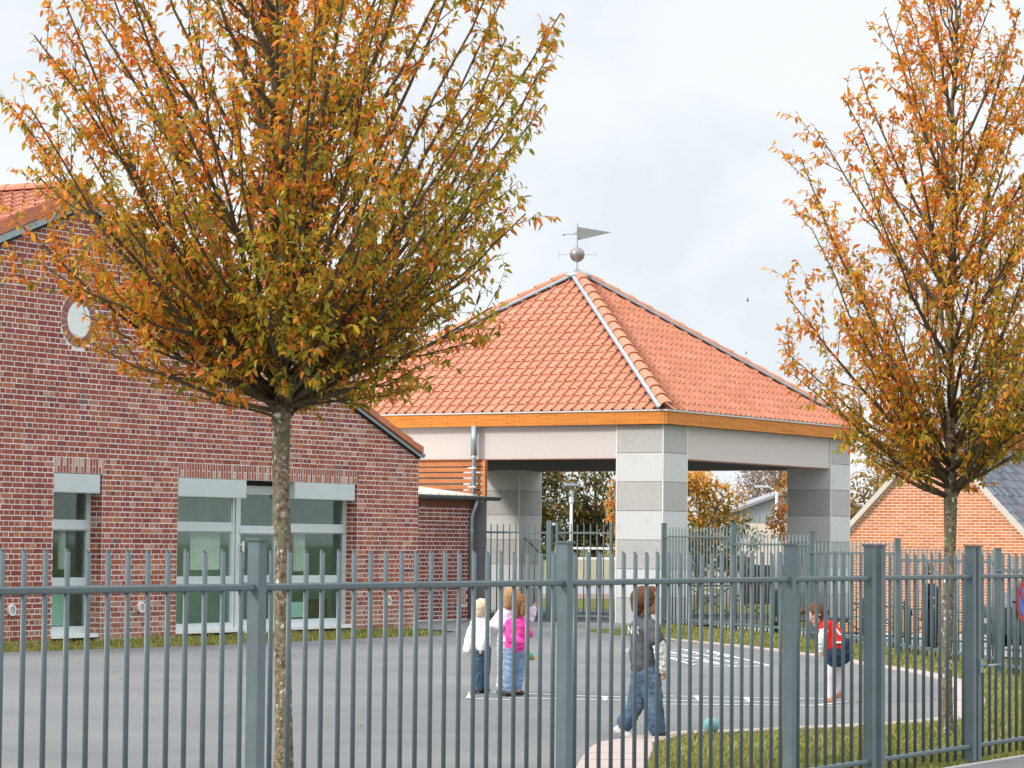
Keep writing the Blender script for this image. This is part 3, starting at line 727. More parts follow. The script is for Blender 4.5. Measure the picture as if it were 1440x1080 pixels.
# downpipe: thick swan neck above, thinner pipe below
dp = thing('downpipe', 'grey zinc downpipe running down the corner of the wing and shelter', 'downpipe', (46.0, 28.0, 0))
c = MB(); c.path([(46.05, 28.045, 3.60), (46.05, 28.045, 3.05)], [.062, .062], 14); obj('upper_pipe', c, M_zinc, dp, True)
c = MB(); c.path([(46.05, 28.045, 3.06), (46.05, 28.045, 2.985), (46.05, 28.045, 2.32)], [.060, .042, .042], 14); obj('pipe', c, M_zinc, dp, True)
c = MB(); c.path([(46.02, 27.95, 2.22), (46.0, 28.0, 2.05), (45.97, 28.035, 1.92), (45.97, 28.035, .02)], [.040]*4, 14); obj('lower_pipe', c, M_zinc, dp, True)
for zz in (2.80, 2.45):
    c = MB(); c.lathe((46.05, 28.045, zz), [(.046, 0), (.052, 0), (.052, .028), (.046, .028)], 14); c.box(45.985, 46.0, 28.0, 28.14, zz+.004, zz+.024); obj('clamp', c, M_white, dp)
c = MB(); c.lathe((45.97, 28.035, 1.62), [(.044, 0), (.047, 0), (.047, .06), (.044, .06)], 14); obj('clamp', c, M_zinc, dp)

# ------------------------------------------------------------------ the open shelter with its pyramid roof
PX0, PY0, PS, PW = 46.16, 24.13, 7.263, .967
PX1, PY1 = PX0+PS+PW, PY0+PS+PW
ZB, ZF0, ZE, ZA = 2.985, 3.585, 3.846, 6.81
shelter = thing('playground_shelter', 'open square playground shelter with orange tiled pyramid roof on grey stone pillars', 'shelter', ((PX0+PX1)/2, (PY0+PY1)/2, 0))
JZ = [-.07, .455, .979, 1.503, 2.026, 2.550, 3.0735, 3.584]
for ix, iy in ((0, 0), (1, 0), (0, 1), (1, 1)):
    x0, y0 = PX0+ix*PS, PY0+iy*PS; x1, y1 = x0+PW, y0+PW
    c = MB(); c.box(x0+.012, x1-.012, y0+.012, y1-.012, -.1, 3.58); po = obj('pillar', c, M_joint, shelter)
    e_ = .028
    for k in range(7):
        m = M_stoneD if k % 2 == 0 else M_stoneL
        za, zb = JZ[k]+.005, JZ[k+1]-.005
        for side in range(4):
            c = MB(); a, b = (x0+e_, x1-e_) if side < 2 else (y0+e_, y1-e_)
            if side == 0: c.box(a, b, y0, y0+.011, za, zb)
            if side == 1: c.box(a, b, y1-.011, y1, za, zb)
            if side == 2: c.box(x0, x0+.011, a, b, za, zb)
            if side == 3: c.box(x1-.011, x1, a, b, za, zb)
            obj('stone_panel', c, m, po)
    for cx, cy in ((x0, y0), (x1-e_+.004, y0), (x0, y1-e_+.004), (x1-e_+.004, y1-e_+.004)):
        c = MB(); c.box(cx+.001, cx+e_-.005, cy+.001, cy+e_-.005, -.07, 3.583); obj('corner_strip', c, M_edge, po)
IN = .03
for (xa, xb, ya, yb_) in ((PX0+PW, PX0+PS, PY0+IN, PY0+.35), (PX0+PW, PX0+PS, PY1-.35, PY1-IN), (PX0+IN, PX0+.35, PY0+PW, PY0+PS), (PX1-.35, PX1-IN, PY0+PW, PY0+PS)):
    c = MB(); c.box(xa, xb, ya, yb_, ZB, ZF0); bo = obj('rendered_beam', c, M_render, shelter)
    c = MB(); c.box(xa+.001, xb-.001, ya+.004, yb_-.004, ZB-.016, ZB-.001); obj('drip_edge', c, mat('rusty_drip', (.40, .20, .14), .7, .1, 8) if 'rusty_drip' not in bpy.data.materials else bpy.data.materials['rusty_drip'], bo)
c = MB(); c.box(PX0+.36, PX1-.36, PY0+.36, PY1-.36, ZB+.002, ZB+.05); obj('ceiling', c, M_soffit, shelter)
OV = .128; ex0, ex1, ey0, ey1 = PX0-OV, PX1+OV, PY0-OV, PY1+OV
c = MB(); c.box(ex0+.04, ex1-.04, ey0+.04, ey1-.04, ZF0-.001, ZF0+.02); obj('soffit', c, M_soffit, shelter)
def fascia(p, q_, nrm):                                              # boards of several lengths with nail heads
    p, q_, nrm = Vector(p), Vector(q_), Vector(nrm); t = (q_-p).normalized(); Ltot = (q_-p).length; s = 0
    while s < Ltot-.01:
        l = min(random.uniform(2.2, 2.9), Ltot-s)
        if Ltot-s-l < .5: l = Ltot-s
        c = MB(); c.obox(p+t*(s+.002), t*(l-.004), -nrm*.035, (0, 0, ZE-ZF0-.03)); fo = obj('fascia_board', c, M_wood, shelter)
        c = MB(); k = .1
        while k < l:
            for zz in (.06, .17): c.ball(p+t*(s+k)+Vector((0, 0, zz+random.uniform(-.015, .015))), .009, 6, 4)
            k += random.uniform(.35, .7)
        obj('nail', c, M_dark, fo, kind='stuff'); s += l
fascia((ex0, ey0, ZF0), (ex1, ey0, ZF0), (0, -1, 0)); fascia((ex0, ey1, ZF0), (ex0, ey0+.04, ZF0), (-1, 0, 0)); fascia((ex1, ey1, ZF0), (ex0+.04, ey1, ZF0), (0, 1, 0)); fascia((ex1, ey0+.04, ZF0), (ex1, ey1-.04, ZF0), (1, 0, 0))
for (a, b, c0, d) in ((ex0-.025, ex1+.025, ey0-.025, ey0+.02), (ex0-.025, ex1+.025, ey1-.02, ey1+.025), (ex0-.025, ex0+.02, ey0+.021, ey1-.021), (ex1-.02, ex1+.025, ey0+.021, ey1-.021)):
    c = MB(); c.box(a, b, c0, d, ZE-.028, ZE-.002); obj('eaves_strip', c, M_frame, shelter)
cx, cy = (PX0+PX1)/2, (PY0+PY1)/2; HW = (ex1-ex0)/2
c = MB(); zr = ZE; ap = (cx, cy, ZA-.05)
c.add([(ex0, ey0, zr), (ex1, ey0, zr), (ex1, ey1, zr), (ex0, ey1, zr), ap], [(0, 3, 2, 1), (0, 1, 4), (1, 2, 4), (2, 3, 4), (3, 0, 4)])
sroof = obj('roof', c, mat('roof_underlay', (.22, .09, .05), .9), shelter)
RS = (ZA-ZE)/HW; cl = math.hypot(1, RS); slope = HW*cl; NR = 20; rl = slope/NR; TW = .212
tiles = []
for side, (ax, inw) in enumerate((((0, -1, 0), (1, 0, 0)), ((1, 0, 0), (0, 1, 0)), ((0, 1, 0), (-1, 0, 0)), ((-1, 0, 0), (0, -1, 0)))):
    ax, inw = Vector(ax), Vector(inw); upd = (inw+Vector((0, 0, RS)))/cl; nrm = (-inw*RS+Vector((0, 0, 1)))/cl
    mid = Vector((cx, cy, ZE))-inw*HW
    for i in range(NR):
        s0 = i*rl; half = HW*(1-i/NR); halft = HW*(1-(i+1)/NR)
        nt_ = int(HW/TW)+1
        for j in range(-nt_, nt_):
            xa, xb = j*TW, (j+1)*TW
            if xb > half+.06 or xa < -half-.06: continue
            if max(abs(xa), abs(xb)) > halft+.20: continue
            o = mid+ax*xa+upd*(s0-.02); tiles.append((side, o, ax, upd, nrm))
vis = [t for t in tiles if t[0] < 2]; rest = [t for t in tiles if t[0] > 1]
vis.sort(key=lambda t: (t[1]-cen).length+(4 if t[0] == 1 else 0)+(3 if (t[1]-Vector((ex0, ey0, ZE))).dot(Vector((0, 1, 0))) > 6.8 else 0))
tl = {}
for side, o, ax, upd, nrm in vis[:300]:
    key = (side, random.randrange(8))
    if key not in tl:
        q = MB(); q.cur = vcol(random.choice(TC), .05); flat_tile(q, Vector((0, 0, 0)), ax, upd, nrm, TW-.003, rl+.03); tl[key] = q.mesh('roof_tile'); tl[key].materials.append(M_tile)
    put('roof_tile', tl[key], None, sroof, o+nrm*random.uniform(-.002, .004))
q = MB()
for side, o, ax, upd, nrm in vis[300:]+rest:
    q.cur = vcol(random.choice(TC), .05); flat_tile(q, o+nrm*random.uniform(-.002, .004), ax, upd, nrm, TW-.003, rl+.03)
obj('roof_tile', q, M_tile, sroof, kind='stuff')
for k, (hx, hy) in enumerate(((ex0, ey0), (ex1, ey0), (ex1, ey1), (ex0, ey1))):
    p0, p1 = Vector((hx, hy, ZE+.03)), Vector((cx, cy, ZA+.03)); t = (p1-p0).normalized(); side = Vector((t.y, -t.x, 0)).normalized(); up = side.cross(t)
    if up.z < 0: up = -up
    n = 17; Lh = (p1-p0).length-.16
    for i in range(n):
        c = MB(); c.cur = vcol((.54, .225, .13), .06); a, b = p0+t*(Lh*i/n+.0), p0+t*(Lh*(i+1)/n+.035)
        half_tile(c, a+up*.026, b+up*.012, .120, .098, up, 8); obj('hip_tile', c, M_tile, sroof)
    for sg in ((-1,) if k == 0 else (-1, 1)):                        # strip of zinc flashing showing beside the hip tiles
        c = MB(); w_ = .065; inn = (Vector((cx, cy, 0))-Vector((hx, hy, 0))); o = side*sg
        fl = (o - Vector((0, 0, 1))*RS*.70).normalized()
        a0, a1 = p0+up*.035+o*.115, p1+up*.03+o*.115-t*.2
        c.add([a0, a1, a1+fl*w_, a0+fl*w_, a0-up*.03, a1-up*.03, a1+fl*w_-up*.03, a0+fl*w_-up*.03], [(0, 1, 2, 3), (4, 7, 6, 5), (0, 3, 7, 4), (3, 2, 6, 7), (0, 4, 5, 1)])
        obj('hip_flashing', c, M_zinc, sroof)
c = MB(); c.lathe((cx, cy, ZA-.03), [(.30, -.06), (.27, .02), (.16, .085), (.04, .125), (.02, .14)], 18); cap = obj('zinc_cap', c, M_zinc, sroof, True)
# weather vane: pole, copper-grey ball, north-south arms and a pennant
vane = MB(); vane.tube((cx, cy, ZA+.08), (cx, cy, ZA+1.0), .014, .012, 8); vo = obj('weather_vane', vane, M_zinc, shelter)
c = MB(); c.ball((cx, cy, ZA+.385), .15, 24, 14); obj('ball', c, mat('weathered_metal_ball', (.30, .28, .27), .38, .15, 8, metal=.6), vo, True)
A = RIGHT.normalized()
c = MB(); c.tube(Vector((cx, cy, ZA+.385))-A*.37, Vector((cx, cy, ZA+.385))+A*.37, .006, .006, 6)
for s_ in (-1, 1): c.tube(Vector((cx, cy, ZA+.33))+A*.37*s_, Vector((cx, cy, ZA+.44))+A*.37*s_, .005, .005, 6)
B_ = FWD
c.tube(Vector((cx, cy, ZA+.385))-B_*.37, Vector((cx, cy, ZA+.385))+B_*.37, .006, .006, 6)
obj('direction_arm', c, M_zinc, vo)
c = MB(); o = Vector((cx, cy, ZA+.70)); nrm = Vector((0, 0, 1)).cross(A)*.006
c.prism([o+A*.008+Vector((0, 0, .24)), o+A*.68+Vector((0, 0, .135)), o+A*.008+Vector((0, 0, -.03))], nrm); obj('pennant', c, mat('zinc_pennant', (.27, .29, .28), .45, .12, 6, metal=.4), vo)
c = MB(); c.tube(o+A*-.01+Vector((0, 0, .10)), o+A*-.27+Vector((0, 0, .085)), .012, .009, 8); c.prism([o+Vector((0, 0, .17)), o-A*.07+Vector((0, 0, .10)), o+Vector((0, 0, .08))], nrm); c.ball(o-A*.275+Vector((0, 0, .085)), .028, 12, 8); obj('counterweight', c, M_zinc, vo)
# horizontal orange slats closing the bay beside the wing
bt = [2.955, 2.925, 2.825, 2.722, 2.612, 2.500, 2.395, 2.29]
for k, zt in enumerate(bt):
    hh = .018 if k == 0 else .075; c = MB()
    P = [(46.13, 0, zt), (46.155, 0, zt), (46.185, 0, zt-hh), (46.15, 0, zt-hh)]
    c.prism([(p[0], 27.90, p[2]) for p in P], (0, 4.0, 0)); obj('wood_slat', c, M_slat, shelter)
c = MB(); c.box(46.12, 46.21, 27.845, 27.895, 2.29, 2.968); obj('slat_post', c, M_slat, shelter)
c = MB(); c.box(46.30, 46.34, 28.45, 31.4, .0, 2.97); c.box(46.30, 46.34, 27.93, 28.449, .0, 2.24); obj('interior_shade_board', c, mat('interior_shade_grey', (.24, .24, .245), .9, .1, 5), shelter)  # added board closing the gap; its grey stands in for interior shade

# ------------------------------------------------------------------ railings
def picket_mesh(name, z0, z1, r, cut, cutdir, n=10, hollow=True):
    c = MB(); cd = Vector(cutdir); vs = []; ri = r*.72
    ring = [(math.cos(2*PI*k/n), math.sin(2*PI*k/n)) for k in range(n)]
    zt = lambda x, y: z1-cut*(.5+.5*(x*cd.x+y*cd.y))
    vs = [(r*x, r*y, z0) for x, y in ring]+[(r*x, r*y, zt(x, y)) for x, y in ring]+[(ri*x, ri*y, zt(x*.72, y*.72)) for x, y in ring]+[(ri*x, ri*y, zt(x*.72, y*.72)-.05) for x, y in ring]
    fs = [tuple(range(n-1, -1, -1))]
    for l in range(3):
        for k in range(n): fs.append((l*n+k, l*n+(k+1) % n, (l+1)*n+(k+1) % n, (l+1)*n+k))
    fs.append(tuple(3*n+k for k in range(n)))
    c.add(vs, fs); me = c.mesh(name); me.polygons.foreach_set('use_smooth', [abs(p.normal.z) < .5 and p.area > .001 for p in me.polygons]); return me
YF, X0F = 7.16, 18.14
HP = .029
def post_mesh(h, hp=HP, base=0.):
    c = MB(); c.box(-hp, hp, -hp, hp, base, h-.006); return c
fence = thing('bar_fence', 'long grey steel bar fence along the pavement in front of the playground', 'fence', (X0F-5.5, YF, 0))
gate = thing('fence_gate', 'narrow grey barred gate with a lever latch in the front fence', 'gate', (X0F-.8, YF, 0))
pk = picket_mesh('picket', .03, 1.385, .0113, .022, (0, -1)); pk.materials.append(M_steel)
pm = post_mesh(1.428).mesh('post'); pm.materials.append(M_post)
cm = MB(); cm.box(-HP-.008, HP+.008, -HP-.008, HP+.008, 1.4225, 1.434); cm = cm.mesh('post_cap'); cm.materials.append(M_steel)
def post(t, par):
    p = put('post', pm, None, par, (X0F+t, YF, 0)); put('post_cap', cm, None, p, (X0F+t, YF, 0))
def round_rail(x0, x1, y, z0, z1, hw, r=.009):
    c = MB(); prof = []
    for cy_, cz_, a0 in ((y+hw-r, z1-r, 0), (y-hw+r, z1-r, 90), (y-hw+r, z0+r, 180), (y+hw-r, z0+r, 270)):
        for k in range(5): a = math.radians(a0+22.5*k); prof.append((cy_+r*math.cos(a), cz_+r*math.sin(a)))
    c.prism([(x0, p[0], p[1]) for p in prof], (x1-x0, 0, 0)); return c
def rails(t0, t1, par):
    c = round_rail(X0F+t0+HP+.012, X0F+t1-HP-.004, YF, 1.210, 1.241, .0155); obj('top_rail', c, M_steel, par)
    c = round_rail(X0F+t0+HP+.004, X0F+t1-HP-.004, YF, .093, .124, .0155); obj('bottom_rail', c, M_steel, par)
for t in (-13.41, -10.77, -8.135, -5.495, -2.855, -1.705, .047, 2.64, 5.28): post(t, fence)
for t in (-1.565, -.047): post(t, gate)
for t0, t1, n, par, first, sp in ((-13.41, -10.77, 20, fence, .118, .1265), (-10.77, -8.135, 20, fence, .118, .1265), (-8.135, -5.495, 20, fence, .108, .1270), (-5.495, -2.855, 20, fence, .108, .1270), (-2.855, -1.705, 8, fence, .117, .1278),
                                  (-1.565, -.047, 10, gate, .174, .1350), (.047, 2.64, 20, fence, .115, .1265), (2.64, 5.28, 20, fence, .115, .127)):
    rails(t0, t1, par)
    for k in range(n):
        put('picket', pk, None, par, (X0F+t0+first+k*sp+random.uniform(-.003, .003), YF+random.uniform(-.001, .001), random.uniform(-.004, .003)), Matrix.Rotation(random.uniform(-.12, .12), 3, 'Z'))
c = MB(); c.box(X0F+.022, X0F+.070, YF-.045, YF-.030, .590, .680); lo = obj('latch', c, M_zinc, gate)
c = MB(); c.tube((X0F+.05, YF-.05, .638), (X0F+.05, YF-.085, .638), .009, .009, 8); c.tube((X0F+.04, YF-.085, .638), (X0F+.20, YF-.085, .640), .009, .007, 8); obj('lever', c, M_zinc, lo)
# round no-parking sign fixed to the railing
sg = thing('no_parking_sign', 'round blue and red no parking sign fixed to the front fence', 'sign', (X0F+.86, YF-.02, .92))
M_sblue = mat('sign_blue', (.085, .14, .48), .4, .08, 20); M_sred = mat('sign_red', (.40, .035, .03), .4, .1, 20)
def disc(R, y, nn=40): return [(X0F+.862+R*math.cos(2*PI*k/nn), y, 1.050+R*math.sin(2*PI*k/nn)) for k in range(nn)]
c = MB(); c.prism(disc(.138, YF-.030), (0, .004, 0)); obj('plate', c, M_sred, sg)
c = MB(); c.prism(disc(.100, YF-.0325), (0, .002, 0)); obj('blue_field', c, M_sblue, sg)
c = MB(); ce = Vector((X0F+.862, YF-.035, 1.050)); dg = Vector((.707, 0, -.707)); pp = Vector((.707, 0, .707))
c.prism([ce-dg*.103-pp*.014, ce+dg*.103-pp*.014, ce+dg*.103+pp*.014, ce-dg*.103+pp*.014], (0, .002, 0)); obj('diagonal_bar', c, M_sred, sg)
c = MB(); c.box(X0F+.68, X0F+1.05, YF-.026, YF-.0135, 1.040, 1.056); obj('bracket', c, M_black, sg)

# stepped railing on the far side of the yard
bf = thing('boundary_railing', 'stepped grey steel railing on the grass bank along the far edge of the yard', 'fence', rd(4.2, 40, .1))
RZ = [1.56, 1.45, 1.347, 1.267, 1.184]
for i, (r, d) in enumerate(PF):
    p = rd(r, d); c = MB(); h = PFTOP[i]
    t = (rd(*PF[min(i+1, 5)])-rd(*PF[max(i-1, 0)])).normalized(); n_ = Vector((-t.y, t.x, 0)); hp = .032
    c.obox(p-t*hp-n_*hp+Vector((0, 0, PFZ[i]-.15)), t*2*hp, n_*2*hp, (0, 0, h-PFZ[i]+.14)); po = obj('post', c, M_steel2, bf)
    c = MB(); hp = .038; c.obox(p-t*hp-n_*hp+Vector((0, 0, h-.010)), t*2*hp, n_*2*hp, (0, 0, .012)); obj('post_cap', c, M_steel2, po)
for i in range(5):
    a, b = rd(*PF[i]), rd(*PF[i+1]); t = (b-a).normalized(); L_ = (b-a).length; n_ = Vector((-t.y, t.x, 0)); zt = RZ[i]; zb = max(PFZ[i], PFZ[i+1])+.10
    for z0, z1, nm in ((zt-.03, zt, 'top_rail'), (zb, zb+.035, 'bottom_rail')):
        c = MB(); c.obox(a+t*.035-n_*.018+Vector((0, 0, z0)), t*(L_-.07), n_*.036, (0, 0, z1-z0)); obj(nm, c, M_steel2, bf)
    pkm = picket_mesh('picket', 0, zt+.14-zb+.07, .0125, .03, (-n_.x, -n_.y), 8); pkm.materials.append(M_steel2)
    NPK = 21
    for k in range(NPK):
        q_ = a+t*(L_*(k+1)/(NPK+1)); put('picket', pkm, None, bf, (q_.x, q_.y, zb-.07))
# tall gate closing the shelter bay towards the wing
tg = thing('tall_gate', 'tall grey barred gate closing the shelter bay beside the brick wing', 'gate', (46.2, 26.4, 0))
XG = 46.22
c = MB(); c.box(XG-.05, XG+.05, 26.45, 26.55, -.05, 1.845); obj('post', c, M_steel2, tg)
for b0 in (26.345, 25.215):
    c = MB(); c.box(XG-.025, XG+.025, b0-.025, b0+.025, .04, 1.81); obj('stile', c, M_steel2, tg)
for ya, yb_, in ((25.24, 26.32), (26.56, 27.86)):
    c = MB(); c.box(XG-.016, XG+.016, ya, yb_, 1.605, 1.640); obj('top_rail', c, M_steel2, tg)
    c = MB(); c.box(XG-.016, XG+.016, ya, yb_, .09, .13); obj('bottom_rail', c, M_steel2, tg)
pkm = picket_mesh('picket', .07, 1.795, .012, .03, (0, -1), 8); pkm.materials.append(M_steel2)
for k in range(7): put('picket', pkm, None, tg, (XG, 25.374+k*.136, 0))
for k in range(9): put('picket', pkm, None, tg, (XG, 26.69+k*.134, -.015))
c = MB(); c.tube((XG+.02, 27.05, 1.53), (XG+.02, 26.56, 1.10), .016, .016, 8); obj('brace', c, M_black, tg)
for zz in (1.78, .4):
    c = MB(); c.box(XG-.03, XG+.03, 26.375, 26.448, zz-.02, zz+.02); obj('hinge', c, M_frame, tg)

# ------------------------------------------------------------------ the two young trees
def leaf_arrays(P, D, Nn, Ln, C):                                    # arrays of positions, directions, normals, lengths, colours
    n = len(P); D = D/np.linalg.norm(D, axis=1, keepdims=True); S = np.cross(D, Nn); S /= (np.linalg.norm(S, axis=1, keepdims=True)+1e-9); U = np.cross(S, D)
    l = Ln[:, None]; w = l*rng.uniform(.33, .46, (n, 1))/2; fold = rng.uniform(.1, .5, (n, 1)); curl = rng.uniform(.05, .50, (n, 1))
    def pt(t, s, up): return P+D*l*t+S*w*s+U*(l*(up-curl*t*t)+w*abs(s)*fold)
    V = np.stack([pt(0, 0, 0), pt(.32, 0, 0), pt(.68, 0, 0), pt(1, 0, 0), pt(.30, 1, 0), pt(.66, .86, 0), pt(.30, -1, 0), pt(.66, -.86, 0)], 1).reshape(-1, 3)
    o = np.arange(n)[:, None]*8
    T = np.concatenate([o+np.array(a) for a in ((0, 4, 1), (0, 1, 6), (2, 5, 3), (2, 3, 7))]); Q4 = np.concatenate([o+np.array(a) for a in ((1, 4, 5, 2), (1, 2, 7, 6))])
    return V, [T, Q4], np.repeat(C, 8, 0)
PAL_O = np.array([(.82, .28, .025), (.80, .38, .030), (.84, .22, .055), (.78, .46, .040), (.74, .24, .03)])
PAL_G = np.array([(.48, .38, .030), (.34, .32, .030), (.58, .42, .034), (.24, .245, .026), (.54, .32, .03)])
def young_tree(label, base, zf, ztop, trunk_r, envl, envr, nlimb, lean, ncol, seed, leaf_l, obias, spacing, dens):
    R = random.Random(seed); t_ = thing('young_tree', label, 'tree', base, 'young autumn trees inside the fence')
    b = Vector(base); RR = Vector(RIGHT)
    lead = [b+Vector((0, 0, -.1)), b+Vector((0, 0, .02)), b+Vector((0, 0, .3))]; rad = [trunk_r*1.5, trunk_r*1.35, trunk_r*1.04]
    for k in range(1, 6): lead.append(b+RR*lean*(k/5)*.4+Vector((R.uniform(-.006, .006), R.uniform(-.006, .006), .3+(zf-.3)*k/5))); rad.append(trunk_r*(1.02-.05*k/5))
    rad[-1] = trunk_r*1.16
    for k in range(1, 9):
        q = k/8; lead.append(b+RR*(lean*.4+lean*.6*q)+Vector((R.uniform(-.02, .02), R.uniform(-.02, .02), zf+(ztop-zf)*q))); rad.append(max(.004, trunk_r*.62*(1-q)**.9+.003))
    tm = MB(); tm.path(lead, rad, 14); obj('trunk', tm, M_bark, t_, True)
    lz = [p.z for p in lead]
    def leader(z):
        for i in range(len(lead)-1):
            if lz[i] <= z <= lz[i+1]: return lead[i].lerp(lead[i+1], (z-lz[i])/(lz[i+1]-lz[i]))
        return lead[-1]
    def env(z, d):
        f = (d.dot(RR)+1)/2; return np.interp(z, *zip(*envl))*(1-f)+np.interp(z, *zip(*envr))*f
    P, D, NN, CO, LL = [], [], [], [], []
    zmin = envl[0][0]
    def add_leaves(a, e_, o, sp, droop=.5):
        d = e_-a; Lg = d.length
        if Lg < .01: return
        d /= Lg; k = R.uniform(.2, .9)*sp
        while k <= Lg+.012:
            if R.random() > dens: k += sp*R.uniform(.7, 1.3); continue
            p = a+d*min(k, Lg); q = Vector((R.gauss(0, 1), R.gauss(0, 1), R.gauss(0, 1)))
            dr = d*.45+q*.55+Vector((0, 0, -droop)); P.append(p); D.append(dr)
            NN.append(Vector((R.gauss(0, .55), R.gauss(0, .55), 1))); LL.append(leaf_l*R.uniform(.6, 1.2))
            if R.random() < o: c = PAL_O[R.randrange(5)]
            else: c = PAL_G[R.randrange(5)]
            CO.append(c*R.uniform(.72, 1.2)); k += sp*R.uniform(.6, 1.4)
    for i in range(nlimb):
        az = i*2.39996+R.uniform(-.35, .35); hd = Vector((math.cos(az), math.sin(az), 0))
        q = (i+.5)/nlimb; zt = zmin+.10+(ztop-zmin-.1)*q**1.02
        r = env(zt, hd)*R.uniform(.80, 1.03)
        el = math.radians(R.uniform(36, 50)+22*q); z0 = max(zf+R.uniform(-.03, .28), zt-r*math.tan(el)*1.15); z0 = min(z0, zt-.16)
        if z0 < b.z+zf: z0 = b.z+zf+R.uniform(-.03, .06)
        S = leader(z0); E_ = Vector((S.x, S.y, 0))*0+leader(zt)*0+Vector((b.x, b.y, 0))+RR*lean*.5+hd*r+Vector((0, 0, zt))
        C1 = S+hd*r*R.uniform(.36, .50)+Vector((0, 0, (zt-z0)*R.uniform(.20, .36)))
        pts = []
        for k in range(9):
            t = k/8; p = S*(1-t)**2+C1*2*t*(1-t)+E_*t*t
            if 0 < k < 8: p += Vector((R.gauss(0, .010), R.gauss(0, .010), R.gauss(0, .008)))
            pts.append(p)
        Ll = sum((pts[k+1]-pts[k]).length for k in range(8)); r0 = min(trunk_r*.40, .004+.0085*Ll)
        rads = [r0*(1-.84*(k/8)**.8)+.0012 for k in range(9)]
        m = MB(); m.path(pts, rads, 7)
        s = .20 if zt-z0 < .6 else .36; side = 1
        while s < Ll:
            x = s/Ll*8; k = min(7, int(x)); p = pts[k].lerp(pts[k+1], x-k); tg_ = (pts[k+1]-pts[k]).normalized()
            perp = tg_.cross(Vector((0, 0, 1))).normalized(); ang = R.uniform(0, 2*PI); perp = perp*math.cos(ang)+tg_.cross(perp)*math.sin(ang)
            dr = (tg_*.80+perp*R.uniform(.45, .85)+Vector((0, 0, .30))).normalized()
            sl = R.uniform(.20, .56)*(1.1-.45*s/Ll)
            e1 = p+dr*sl*.55; e2 = e1+(dr+Vector((0, 0, .45))).normalized()*sl*.45
            dd = Vector((e2.x-b.x, e2.y-b.y, 0)); ok = dd.length < 1.06*env(e2.z, dd.normalized() if dd.length > 0 else RR) and e2.z > zmin-.25
            if ok:
                rr = max(.0022, rads[k]*.5); m.path([p, e1, e2], [rr, rr*.7, .0012], 4, False)
                o = obias+.28*math.sin(e2.x*3.1+e2.z*2.3+seed)*math.cos(e2.y*2.7-e2.z*1.9)+.24*(e2.z-zf-1.4)-.19*dd.dot(RR)+R.gauss(0, .13)
                add_leaves(p.lerp(e1, .3), e1, o, spacing*1.3); add_leaves(e1, e2, o+.08, spacing)
                for w_ in range(R.choice((2, 3, 3, 4, 5))):
                    tt = R.uniform(.2, 1.0); p2 = p.lerp(e1, tt/.55) if tt < .55 else e1.lerp(e2, (tt-.55)/.45)
                    d2 = (dr*.6+Vector((R.gauss(0, .6), R.gauss(0, .6), R.gauss(.25, .4)))).normalized(); l2 = R.uniform(.07, .20)
                    e3 = p2+d2*l2; m.path([p2, e3], [.0017, .0009], 3, False); add_leaves(p2+d2*.02, e3, o+.05, spacing)
            s += R.uniform(.085, .17)
        add_leaves(pts[7], pts[8], obias+.2, spacing*.8)
        for k in range(4, 7): add_leaves(pts[k], pts[k+1], obias+R.gauss(.05, .2), spacing*2.0, .35)
        obj('branch', m, M_branch, t_, True)
    P = np.array([tuple(v) for v in P]); D = np.array([tuple(v) for v in D]); NN = np.array([tuple(v) for v in NN]); CO = np.array(CO); LL = np.array(LL)
    dep = (P-np.array(cen))@np.array(FWD); order = np.argsort(dep+rng.normal(0, .08, len(dep))-LL*12); near, far = order[:300], order[300:]
    V, F, C = leaf_arrays(P[far], D[far], NN[far], LL[far], CO[far])
    put('leaves', np_mesh('leaves', V, F, C), M_leaf, t_, kind='stuff')
    libs = []
    for c in list(PAL_O)+list(PAL_G):
        for _ in range(2):
            V, F, C = leaf_arrays(np.zeros((1, 3)), np.array([[1., 0, 0]]), np.array([[0, 0, 1.]]), np.array([1.]), np.array([c])*rng.uniform(.75, 1.2)); me = np_mesh('leaf', V, F, C); me.materials.append(M_leaf); libs.append((c, me))
    for i in near:
        d = Vector(D[i]).normalized(); s_ = d.cross(Vector(NN[i])).normalized(); u_ = s_.cross(d)
        mt = Matrix((d, -s_, u_)).transposed()*LL[i]
        k = min(range(len(libs)), key=lambda k: float(np.abs(libs[k][0]-CO[i]).sum())+random.random()*.12)
        put('leaf', libs[k][1], None, t_, Vector(P[i]), mt)
    print('leaves', len(P))
bl = rd(-1.275, 16.5)
young_tree('larger orange and olive leaved young tree in front of the brick school gable', (bl.x, bl.y, 0), 2.13, 6.2, .0485,
           [(2.10, .45), (2.3, .80), (2.55, 1.18), (2.78, 1.46), (3.2, 1.68), (3.9, 1.68), (4.4, 1.48), (4.8, 1.30), (5.4, .9), (6.2, .1)],
           [(2.10, .42), (2.24, .70), (2.5, 1.20), (2.8, 1.34), (3.3, 1.58), (3.9, 1.68), (4.4, 1.62), (4.8, 1.54), (5.4, 1.1), (6.2, .1)], 112, -.10, 1, 3, .055, .50, .0205, .92)
br = rd(3.29, 21.91)
young_tree('smaller sparser orange young tree in front of the orange brick house', (br.x, br.y, 0), 1.76, 6.6, .045,
           [(1.90, .5), (2.2, .92), (2.6, 1.20), (3.1, 1.36), (3.9, 1.30), (4.4, 1.22), (4.7, 1.06), (5.0, .92), (5.6, .50), (6.5, .08)],
           [(1.90, .5), (2.2, .85), (2.6, 1.15), (3.1, 1.32), (3.9, 1.28), (4.4, 1.20), (4.7, 1.05), (5.0, .90), (5.6, .50), (6.5, .08)], 92, .08, 1, 8, .056, .58, .0195, .88)

